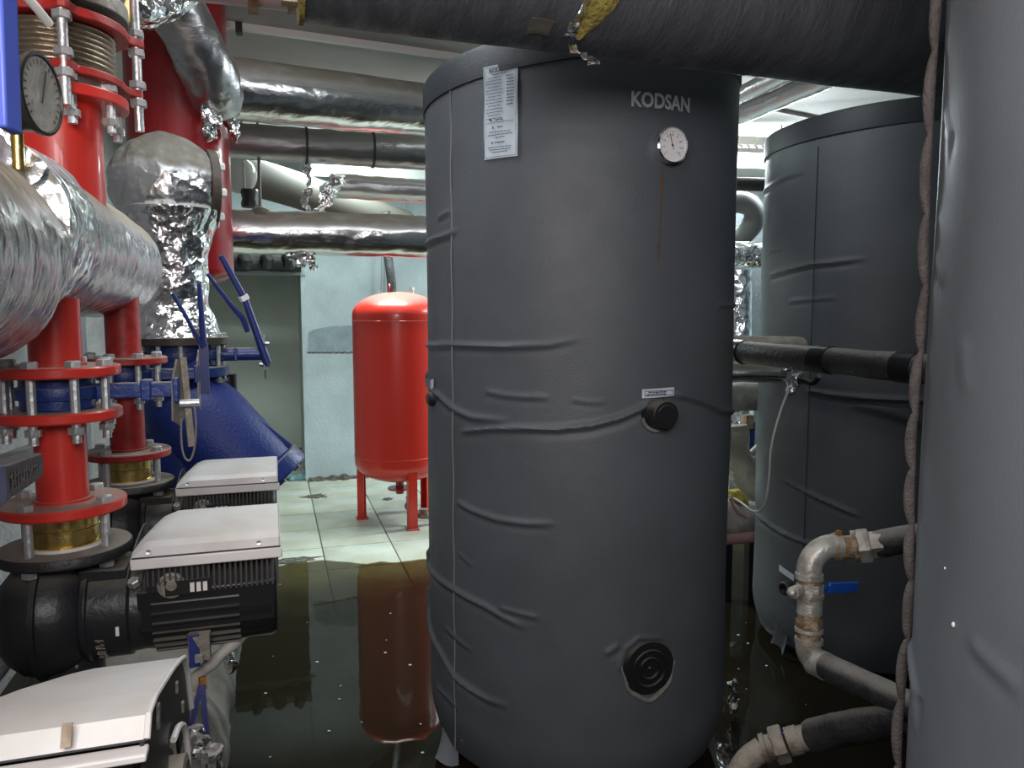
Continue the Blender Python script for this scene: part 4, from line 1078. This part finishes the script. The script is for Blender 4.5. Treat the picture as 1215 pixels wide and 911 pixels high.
for k, (x, y, s) in enumerate(((268, 778, .02), (271, 790, .016))): b.ball(atD(x, y, 1.75), s, 10, 8)
b.jitter(.015, 40); tag(b.build('foil_scrap', 'foil_crumpled'), 'tiny foil shred hanging from the lower header beside the water', 'foil')
# grey riser pipe near the wall and pipe along the wall foot
gp = MB().cyl((-.75, 3.3, .35), (-.75, 3.3, 1.60), .062, 28); gp.tube([(-.75, 3.3, .42), (-.95, 3.3, .35), (-1.06, 3.3, .35)], .05, 16)
tag(gp.build('grey_riser', 'grey_pipe'), 'plain grey vertical pipe by the left wall, between the two red risers', 'pipe')
gp = MB().tube([(-1.02, y, .22 + .02 * math.sin(y)) for y in np.linspace(1.5, 4.6, 30)], .035, 14).bar((-1.02, 1.6, .0), (-1.02, 1.6, .2), .03, .03).bar((-1.02, 4.4, .0), (-1.02, 4.4, .2), .03, .03)
tag(gp.build('wall_pipe', 'black_rubber_dusty'), 'dusty black pipe running low along the left wall', 'pipe')

# ------------------------------------------------------------------ overhead pipes
def foilpipe(name, pts, r, m, label, amp=.004, sc=8, seed=1, n=56, parent=None, extra=None, cat='pipe', group=None, step=.02):
    P = dens(pts, step)
    b = MB().tube(P, r, n, True, crum(amp, sc, seed))
    root = thing(name, Vector(P[0]) - Vector((0, 0, r)), label, cat, group) if extra else None
    o = b.build('wrap' if root else name, m, root, 60)
    if root: extra(root)
    else: tag(o, label, cat, group)
    return root or o
# the wide dark pipe crossing in front of the tank tops
OY, OZ, OR = 1.60, 2.285, .158
def extra(root):
    # dusty seam and the burst seam with mineral wool
    q0, a0 = atY(730, 20, OY - OR * .8), 0
    cen = Vector((atY(712, 60, OY - .10).x, OY, OZ))
    rows = []; rw = []
    for i in range(22):
        u = i / 21; a = math.radians(-128 + 88 * u)      # angle round the pipe, bottom to front
        d = Vector((0, -math.cos(a + PI / 2 - PI / 2) if False else -math.sin(math.radians(20 + 80 * u)), -math.cos(math.radians(20 + 80 * u))))
        wd = .026 * math.sin(PI * min(1, u * 1.0 + .04)) + .004; x0 = cen.x - .03 + .07 * u
        rows.append([Vector((x0 + wd * s, OY, OZ)) + d * (OR + .013 - .008 * s * s) for s in (-1, -.5, 0, .5, 1)])
        rw.append([Vector((x0 - wd * .9 - .03 * s * (1 - u) - .004, OY, OZ)) + d * (OR + .006 + .022 * s * math.sin(PI * u) + .004 * math.sin(u * 30)) for s in (0, .35, .7, 1)])
    MB().sheet(rows, .006).jitter(.003, 60).build('mineral_wool', 'wool', root)
    MB().sheet(rw, .0015).jitter(.006, 40).build('torn_foil', 'foil_crumpled', root)
    b = MB()
    for k in range(3): b.sheet([[cen + Vector((-.05 + k * .022 + .02 * u, -.05 - .012 * v, -OR - .012 - .018 * v - .01 * k)) for u in (0, .5, 1)] for v in (0, .5, 1)], .0015)
    b.jitter(.008, 50, 2).build('foil_flap', 'foil_crumpled', root)
    d = Vector((0, -.36, -.93))
    MB().sheet([[Vector((cen.x - .145 + .05 * u, OY, OZ)) + Vector((0, -math.sin(math.radians(18 + 14 * v)), -math.cos(math.radians(18 + 14 * v)))) * (OR + .006) for u in np.linspace(0, 1, 6)] for v in np.linspace(0, 1, 6)], .002).jitter(.004, 40).build('brown_tape', 'duct', root)
    # end collar with bolts at the left end
    ex_ = atY(362, 10, OY).x
    MB().ring((ex_ - .012, OY, OZ), (1, 0, 0), OR + .005, OR - .06, .010, 56).build('end_ring', 'wool', root)
    MB().cyl((ex_ - .34, OY, OZ), (ex_, OY, OZ), .09, 32).build('bare_pipe', 'red_dirty', root)
    for zz in (2.168,): MB().box((ex_ - .03, OY - .02, zz), (.03, .03, .05)).build('clamp', 'rusty_thread', root)
xe0, xe1 = atY(362, 10, OY).x, 2.6
foilpipe('overhead_pipe', [(xe0, OY, OZ), (xe1, OY, OZ - .02)], OR, 'foil_overhead', 'wide dark dusty pipe crossing overhead in front of the tank tops, seam torn open', .003, 4, 3, 72, extra=extra)
# thin bright pipe at the very top with rusty clamps
a, c = atY(236, -3, 1.9), atY(352, 6, 1.9)
tp = thing('thin_pipe', a, 'thin pale pipe with rusty clamps along the top edge of the picture', 'pipe')
MB().cyl(a - Vector((.3, 0, 0)), c + Vector((.03, 0, .0)), .014, 16).build('tube', 'white_plastic', tp)
for x in (300, 347): MB().box(atY(x, 4, 1.9), (.022, .04, .035)).build('clamp', 'rusty_thread', tp)

# four foil pipes behind, left of the central tank
A1, B1 = atY(255, 103, 3.62), atY(503, 131, 4.05); d1 = B1 - A1
def ext1(root):
    b = MB()
    for k in range(9):
        b.ball(atY(262 + 2.2 * k, 88 + 9 * k, 3.5), .05 - .002 * k, 16, 10, (.7, .8, 1))
    b.jitter(.03, 22).jitter(.012, 60); b.build('crumpled_foil', 'foil_crumpled', root, 60)
foilpipe('foil_pipe', [A1, A1 + d1 * 1.3], .133, 'foil', 'uppermost and thickest foil pipe with dusty top, left of the central tank', .003, 6, 2, 64, extra=ext1)
A2, B2 = atY(262, 166, 4.42), atY(503, 182, 4.44)
def ext2(root):
    for px in (362, 441):
        q = atY(px, 170, 4.42); e = (B2 - A2).normalized(); q = A2 + e * ((q - A2).dot(e))
        MB().ring(q, e, .101, .089, .012, 40).build('tape_joint', 'duct', root)
foilpipe('foil_pipe', [A2, A2 + (B2 - A2) * 1.8], .093, 'foil_dark', 'second foil pipe from the top, darker, with taped joints', .004, 8, 4, 56, extra=ext2)
A3, B3 = atY(392, 220, 4.6), atY(503, 227, 4.6)
def ext3(root):
    b = MB()
    for k in range(8): b.ball(atY(364 + 1.2 * math.sin(k), 192 + 11 * k, 4.5), .034, 12, 8, (.7, .7, 1))
    for k in range(5): b.ball(atY(374 + 6 * k, 262 - 12 * k, 4.5), .04, 12, 8)
    b.jitter(.04, 18).jitter(.014, 50); b.build('crumpled_foil', 'foil_crumpled', root, 60)
foilpipe('foil_pipe', [A3, A3 + (B3 - A3) * 1.8], .07, 'foil_dark', 'third and thinnest foil pipe from the top, with a crumpled foil end', .005, 9, 6, 40, extra=ext3)
A4, B4 = atY(262, 274, 4.4), atY(503, 281, 4.4)
def ext4(root):
    q = atY(354, 270, 4.38); e = (B4 - A4).normalized()
    h = atY(309, 252, 4.4); MB().cyl(h, h + Vector((0, 0, CEIL - h.z)), .008, 8).build('hanger_rod', 'dusty_steel', root)
    MB().lathe(h - Vector((0, 0, .02)), (0, 0, 1), [(0, .09), (.03, .06), (.06, .015)], 20).jitter(.01, 20).build('hanger_lump', 'dusty_foil', root)
    b = MB()
    for k in range(5): b.ball(atY(346 + 5 * k, 306 + 4 * (k % 3), 4.4), .026, 10, 7, (1, .8, 1))
    for k in range(3): b.ball(atY(371, 305 + 7 * k, 4.4), .018, 10, 7)
    b.jitter(.03, 25); b.build('torn_foil', 'foil_crumpled', root, 60)
foilpipe('foil_pipe', [A4, A4 + (B4 - A4) * 1.7], .118, 'foil', 'lowest of the four foil pipes, level above the red expansion tank', .005, 7, 9, 64, extra=ext4)
# foil elbow draped over the red cylinder
P = [atD(168, -45, 2.75), atD(200, -5, 2.8), atD(228, 45, 2.9), atD(246, 85, 3.0), atD(258, 118, 3.15)]
foilpipe('foil_elbow', smooth(P, .02), .105, 'foil_dark', 'crumpled foil elbow draped over the top of the dark red cylinder', .012, 9, 2, 56, cat='pipe')
b = MB()
for k in range(7): b.ball(atD(250 + 4 * math.sin(k * 2), 108 + 9 * k, 3.05), .045 - .003 * k, 14, 9, (.8, .8, 1))
b.jitter(.03, 20).jitter(.012, 55); tag(b.build('foil_tatter', 'foil_crumpled'), 'tattered foil hanging down the right side of the dark red cylinder', 'foil')
foilpipe('foil_bend', smooth([atD(105, -40, 2.5), atD(135, -8, 2.5), atD(170, 5, 2.6), atD(215, -20, 2.7)], .02), .085, 'foil_crumpled', 'crumpled foil bend at the top edge beside the yellow hose', .02, 8, 5, 40)
MB().box(atD(256, 42, 3.9), (.10, .06, .22)).build('junction_box', 'duct', None)
tag(bpy.data.objects['junction_box'], 'small grey box under the ceiling beside the foil elbow', 'box')

# things seen between the foil pipes
dp = [atD(262, 200, 4.9), atD(330, 218, 5.2), atD(395, 240, 5.6), atD(480, 268, 6.2)]
tag(MB().tube(smooth(dp, .05), .125, 32).build('vent_duct', 'duct'), 'brown round duct slanting down behind the foil pipes', 'duct')
tag(MB().bar(atD(360, 202, 5.6), atD(505, 206, 5.9), .05, .09).build('cable_tray', 'duct_pale'), 'pale flat tray just above the thinnest foil pipe', 'tray')
gl = thing('globe_lamp', atD(283, 240, 4.6) - Vector((0, 0, .02)), 'round dusty glass globe lamp on a black socket, unlit, by the red cylinder', 'lamp')
MB().ball(atD(283, 208, 4.6), .108, 36, 22).build('globe', 'globe_glass', gl)
MB().cyl(atD(290, 246, 4.6), (atD(290, 246, 4.6).x, atD(290, 246, 4.6).y, CEIL), .008, 8).build('hanger_rod', 'dusty_steel', gl)
MB().lathe(atD(297, 246, 4.6), (0, 0, 1), [(0, .05), (.02, .055), (.05, .046), (.09, .055), (.105, .05)], 24).build('socket', 'black_plastic', gl)
# dark cable bundle and rail over the recess
cb = thing('cable_bundle', atD(318, 322, 5.6), 'dark cable bundle on a steel rail over the recess opening', 'cables')
a, c = atY(262, 309, 7.1), atY(357, 311, 7.1)
MB().tube(dens([a, c], .04), .085, 20, True, crum(.02, 6, 3)).build('bundle', 'black_rubber', cb)
for k in range(3): MB().tube([atY(288 + 26 * k, 303, 7.0), atY(292 + 26 * k, 309, 6.97), atY(290 + 26 * k, 317, 7.0)], .05, 10).jitter(.01, 9).build('tie', 'black_plastic', cb)
MB().bar(atY(255, 323, 7.18), atY(362, 324, 7.18), .035, .04).build('rail', 'grey_pipe', cb)
tag(MB().tube([atY(454, 300, 7.15), atY(453, 345, 7.15)], .012, 8).build('wall_conduit', 'grey_pipe'), 'thin grey conduit on the white wall left of the black hose', 'conduit')
tag(MB().tube(smooth([atY(436, 238, 7.1), atY(452, 240, 7.1), atY(455, 252, 7.1), atY(450, 270, 7.1)], .03), .02, 8).build('cable_loop', 'cable_white'), 'white cable loop on the wall beneath the thinnest foil pipe', 'cable')
tag(MB().tube([atY(479, 236, 7.1), atY(479, 262, 7.1)], .010, 8).build('hanger_wire', 'grey_pipe'), 'thin wire on the white wall close to the central tank', 'wire')

# ------------------------------------------------------------------ bay seen between the two dark tanks
for k, (px, py, t, r) in enumerate(((945, 108, 3.8, .052), (905, 100, 3.8, .045))):
    q = atD(px, py, t)
    foilpipe('ceiling_pipe', [(q.x, q.y - .9, q.z), (q.x, 6.55, q.z)], r, 'foil_dark', ('dark foil pipe under the ceiling running away, the right one of two', 'dark foil pipe under the ceiling running away, the left one of two')[k], .004, 9, k, 32, cat='pipe')
lt = thing('tube_light', atD(893, 203, 5.4), 'bright fluorescent tube light in the gap between the two dark tanks', 'lamp')
a, c = atD(845, 190, 5.4), atD(935, 193, 5.4)
MB().tube([a, c], .045, 20).build('tube', 'lamp', lt)
MB().bar(a + Vector((0, 0, .065)), c + Vector((0, 0, .065)), .10, .03).build('housing', 'white_plastic', lt)
for u in (.1, .9): q = a.lerp(c, u); MB().cyl(q + Vector((0, 0, .07)), (q.x, q.y, CEIL), .006, 6).build('hanger_rod', 'dusty_steel', lt)
area('tube_light_glow', tuple(atD(893, 190, 5.2)), tuple(atD(893, 400, 4.2)), 1.0, .2, 30, (.88, .96, 1.))
b = MB(); a, c = atD(850, 165, 5.6), atD(930, 169, 5.6)
b.bar(a, c, .02, .06)
for k in range(9): q = a.lerp(c, k / 9); b.bar(q + Vector((0, 0, -.02)), q + Vector((.03, 0, -.055)), .012, .02)
tag(b.build('wire_tray', 'dusty_steel'), 'thin wire cable tray just above the bright tube light', 'tray')
tag(MB().cyl(atD(840, 217, 5.0), atD(940, 220, 5.0), .044, 20).build('black_pipe', 'black_rubber'), 'plain black pipe right below the bright tube light', 'pipe')
foilpipe('white_pipe_bend', smooth([atD(850, 242, 5.2), atD(888, 238, 5.2), atD(900, 262, 5.2), atD(870, 290, 5.4)], .03), .07, 'duct_pale', 'pale bent pipe beneath the black pipe in the gap', .01, 8, 2, 28)
foilpipe('wrapped_pipe', [atD(845, 300, 4.75), atD(935, 305, 4.78)], .08, 'foil_crumpled', 'horizontal crumpled foil pipe halfway down the gap between tanks', .014, 8, 7, 36)
foilpipe('foil_column', [atD(877, 322, 4.7), atD(877, 400, 4.7), atD(880, 560, 4.7)], .075, 'foil_clean', 'upright crinkled foil pipe in the gap between the dark tanks', .008, 9, 3, 40)
MB().box((atD(905, 340, 5.5).x, atD(905, 340, 5.5).y, 1.2), (.5, .04, 2.4)).build('pale_panel', 'wall_paint', None); tag(bpy.data.objects['pale_panel'], 'pale upright panel behind the upright foil pipe', 'panel')
foilpipe('grey_wrapped_pipe', [atD(850, 472, 4.0), atD(904, 470, 4.0), atD(925, 468, 4.1)], .075, 'skin_grey_wrap', 'short thick grey wrapped pipe touching the left side of the right tank', .008, 9, 3, 32)
foilpipe('dusty_elbow', smooth([atD(868, 505, 4.3), atD(872, 545, 4.3), atD(892, 572, 4.3), atD(925, 592, 4.3)], .02), .09, 'dusty_foil', 'dusty wrapped elbow pipe low in the gap between the tanks', .014, 8, 3, 36)
foilpipe('grey_drum', [atD(830, 615, 4.1), atD(903, 617, 4.1)], .10, 'skin_grey_wrap', 'fat grey wrapped pipe lying low in the gap above the water', .006, 6, 3, 36)
tag(MB().cyl(atD(848, 641, 4.0), atD(925, 634, 4.0), .03, 16).build('pink_pipe', 'pink_pipe'), 'dull pink pipe lying just above the water in the gap', 'pipe')
tag(MB().box(atD(880, 700, 3.9) * 1.0, (.06, .06, .3)).box(atD(860, 690, 4.2), (.05, .05, .3)).build('pipe_support', 'black_iron'), 'dark supports under the low pipes standing in the water', 'support', kind='stuff') if False else None
for px in (868, 898):
    q = atD(px, 640, 4.05); tag(MB().box((q.x, q.y + .05, q.z / 2 - .0), (.05, .05, q.z)).build('pipe_support', 'black_iron'), 'dark foot under the low grey pipe, the %s one' % ('left' if px == 868 else 'right'), 'support')
b = MB()
for x, y in ((868, 588), (875, 590), (882, 592)): b.ball(atD(x, y, 4.05), .03, 10, 7)
tag(b.jitter(.03, 25).build('yellow_rag', 'yellow_rag'), 'small yellow rag lying on the fat grey pipe', 'rag')
tag(MB().tube(smooth([atD(866, 590, 3.95), atD(872, 606, 3.95), atD(886, 614, 3.95)], .02), .008, 8).build('red_wire', 'pink_pipe'), 'short dark red wire lying over the fat grey pipe', 'wire')
vv = thing('blue_valve', atD(890, 545, 4.5), 'small blue and brass valve behind the dusty elbow', 'valve')
MB().box(atD(888, 520, 4.5), (.05, .05, .2)).build('body', 'blue', vv); MB().box(atD(887, 500, 4.46), (.05, .05, .08)).build('nut', 'rusty_thread', vv)
MB().tube([atD(889, 540, 4.4), atD(905, 525, 4.35)], .02, 10).build('outlet', 'galvanised', vv)
MB().cyl(atD(898, 556, 4.4), atD(898, 556, 4.5), .06, 20).build('wheel', 'black_plastic', vv)

# black insulated pipe and its neighbours crossing in front of the right tank
bp = thing('black_insulated_pipe', atD(868, 425, 3.0), 'black insulated pipe with tape bands crossing the right tank at mid height', 'pipe')
a, c = atD(852, 415, 3.05), atD(1130, 441, 2.05)
P = dens([a, c], .03)
MB().tube(P, [.0425] * len(P), 32, True, crum(.002, 9, 1)).build('insulation', 'black_rubber_dusty', bp, 60)
for px, k in ((876, .09), (978, .40), (1078, .76)):
    # bands by fraction along the pipe
    best = min(np.linspace(0, 1, 400), key=lambda u: abs((lambda q: 607.5 + FPX * (q - C0).dot(R) / (q - C0).dot(F))(a.lerp(c, u)) - px))
    q = a.lerp(c, best); d = (c - a).normalized(); MB().tube([q - d * .035, q - d * .012, q + d * .015, q + d * .035], .0465, 28).build('tape_band', 'tape', bp)
tag(MB().tube(smooth([atD(850, 405, 3.35), atD(940, 406, 3.25), atD(958, 409, 3.24), atD(968, 420, 3.3)], .02), .027, 20, True, crum(.003, 9, 2)).build('dusty_pipe', 'skin_grey_wrap', None, 60), 'thin dusty grey pipe just above the black insulated pipe', 'pipe')
def ext5(root):
    b = MB()
    for x, y in ((932, 438), (936, 447), (942, 455), (946, 448), (938, 462)): b.ball(atD(x, y, 3.15), .022, 12, 8)
    b.jitter(.022, 30).jitter(.01, 80).build('crumpled_foil', 'foil_crumpled', root, 60)
foilpipe('short_foil_pipe', [atD(850, 441, 3.22), atD(938, 443, 3.18)], .041, 'foil', 'short foil pipe ending in crumpled foil under the black insulated pipe', .003, 9, 2, 36, extra=ext5)
P = [atD(951, 450, 3.12), atD(965, 456, 3.1), atD(972, 446, 3.05)]
tag(MB().tube(smooth(P, .01), .012, 10).build('cable_end', 'black_rubber'), 'black cable end beside the crumpled foil', 'cable')
P = [atD(938, 462, 3.15), atD(934, 466, 3.13), atD(925, 490, 3.08), atD(914, 530, 3.06), atD(913, 565, 3.07), atD(908, 600, 3.1), atD(897, 610, 3.2), atD(880, 596, 3.9), atD(866, 588, 4.08)]
tag(MB().tube(smooth(P, .015), .0045, 8).build('thin_cable', 'cable_white'), 'thin pale cable hanging down in front of the right tank', 'cable')

# galvanised elbow loop beside the near tank
gl = thing('galvanised_loop', atD(965, 800, 2.05), 'galvanised elbow pipe loop with a blue levered valve, in front of the right tank', 'pipe')
G = lambda x, y, t=2.05: atD(x, y, t)
rG = .0315
MB().tube(dens([G(1040, 646, 2.02), G(1150, 628, 1.9)], .02), .0355, 28, True, crum(.003, 12, 3)).build('black_pipe', 'dusty_black_pipe', gl, 60)
e = (G(1040, 646, 2.02) - G(1002, 650)).normalized()
MB().lathe(G(1018, 648, 2.03), e, [(0, .043), (.004, .046), (.026, .046), (.03, .043), (.031, .036), (.06, .035)], 6).build('union_nut', 'galvanised', gl)
MB().lathe(G(1012, 648.5, 2.035), e, [(-.05, .034), (-.046, .036), (-.03, .036), (-.03, .031), (0, .031), (.0, .043), (.012, .043)], 24).build('union_body', 'rusty_thread', gl)
MB().box(G(995, 632, 2.02), (.012, .012, .012)).build('rust_lump', 'orange_foam', gl)
P = arc(G(990, 678), G(990, 648), G(962, 680), 10)
eb = MB().tube(P, rG + .001, 28); eb.tube([P[0] + (P[0] - P[1]).normalized() * .0, P[0] + (P[0] - P[1]).normalized() * .016], .0365, 28).tube([P[-1], P[-1] + (P[-1] - P[-2]).normalized() * .016], .0365, 28).build('elbow', 'galvanised', gl)
def vseg(y0, y1, r, m, name, n=28, x=961):
    return MB().tube([G(x - .02 * (y0 - 690), y0), G(x - .02 * (y1 - 690), y1)], r, n).build(name, m, gl)
vseg(684, 694, .031, 'rusty_thread', 'thread'); vseg(692, 702, .036, 'galvanised', 'collar', 6); vseg(700, 728, .0325, 'galvanised', 'valve_body')
vseg(704, 708, .037, 'galvanised', 'collar'); vseg(727, 735, .030, 'rusty_thread', 'thread'); vseg(734, 744, .035, 'rusty_thread', 'nut', 6); vseg(745, 749, .037, 'galvanised', 'collar'); vseg(749, 757, .031, 'rusty_thread', 'thread'); vseg(757, 762, .037, 'galvanised', 'collar')
bh = MB().bar(G(974, 698, 2.08), G(984, 697.5, 2.1), .016, .006, (0, 1, 0)).bar(G(983, 697.5, 2.1), G(1017, 696, 2.16), .030, .010, (0, 1, 0)).build('lever', 'blue_bright', gl, bevel=.004)
MB().cyl(G(948, 700, 2.03), G(941, 703, 2.0), .016, 14).ball(G(940, 703, 2.0), .014).build('stem_knob', 'galvanised', gl)
P = arc(G(985, 764), G(958.5, 760), G(968, 787), 8)
MB().tube(P, rG + .001, 28).build('elbow', 'galvanised', gl)
q0, q1 = G(966, 784), G(1090, 842, 1.72)
MB().tube([q0, q0.lerp(q1, .14)], .0365, 28).build('elbow_end', 'galvanised', gl)
MB().tube(dens([q0.lerp(q1, .1), q0.lerp(q1, 1.12)], .02), .034, 28, True, crum(.003, 12, 8)).build('black_pipe', 'dusty_black_pipe', gl, 60)
# lower wet pipe with its own elbow
lp_ = thing('wet_pipe', atD(960, 900, 2.0), 'dirty wet pipe with elbow and union lying low in front of the near tank', 'pipe')
W = lambda x, y, t: atD(x, y, t)
P = smooth([W(868, 935, 1.98), W(884, 902, 2.0), W(905, 888, 2.0)], .012)
MB().tube(P, .031, 26).build('elbow', 'galvanised_dirty', lp_)
e = (W(960, 874, 1.97) - W(905, 888, 2.0)).normalized()
MB().lathe(W(905, 888, 2.0), e, [(0, .030), (.0, .037), (.012, .037), (.013, .031), (.04, .031)], 26).build('collar', 'galvanised_dirty', lp_)
MB().lathe(W(917, 885, 2.0), e, [(0, .044), (.004, .047), (.03, .047), (.034, .044)], 6).build('union_nut', 'galvanised_dirty', lp_)
MB().lathe(W(935, 880, 1.99), e, [(0, .036), (.03, .036), (.03, .032), (.05, .032), (.05, .036), (.065, .036)], 24).build('valve_body', 'galvanised_dirty', lp_)
MB().bar(W(930, 872, 1.98), W(943, 868, 1.98), .016, .008).build('lever', 'blue_bright', lp_)
MB().tube(smooth([W(950, 866, 1.98), W(962, 865, 1.97), W(975, 862, 1.96), W(980, 856, 1.95)], .01), .007, 8).build('tie_wire', 'galvanised_dirty', lp_)
MB().tube(dens([W(965, 873, 1.97), W(1000, 864, 1.9), W(1080, 852, 1.75)], .02), .040, 28, True, crum(.004, 12, 5)).build('black_pipe', 'black_rubber_dusty', lp_, 60)
b = MB()
for x, y in ((870, 812), (868, 826), (870, 840)): b.ball(atD(x, y, 2.9), .03, 12, 8, (.6, .6, 1.2))
tag(b.jitter(.025, 25).build('foil_scrap', 'foil_crumpled'), 'scrap of foil in the water at the right side of the central tank', 'foil')

# flecks of litter floating on the water
rr = random.Random(11); b = MB()
for k in range(26):
    x, y = ((rr.uniform(300, 505), rr.uniform(690, 900)) if k % 3 else (rr.uniform(868, 960), rr.uniform(700, 860)))
    d = ray(x, y); q = C0 + d * ((.0075 - CH) / d.z); r_ = rr.uniform(.003, .008)
    b.ball(q, r_, 8, 5, (1, rr.uniform(.4, 1), .3))
tag(b.build('water_flecks', 'paper'), 'tiny pale flecks floating on the dark water', 'litter', kind='stuff')
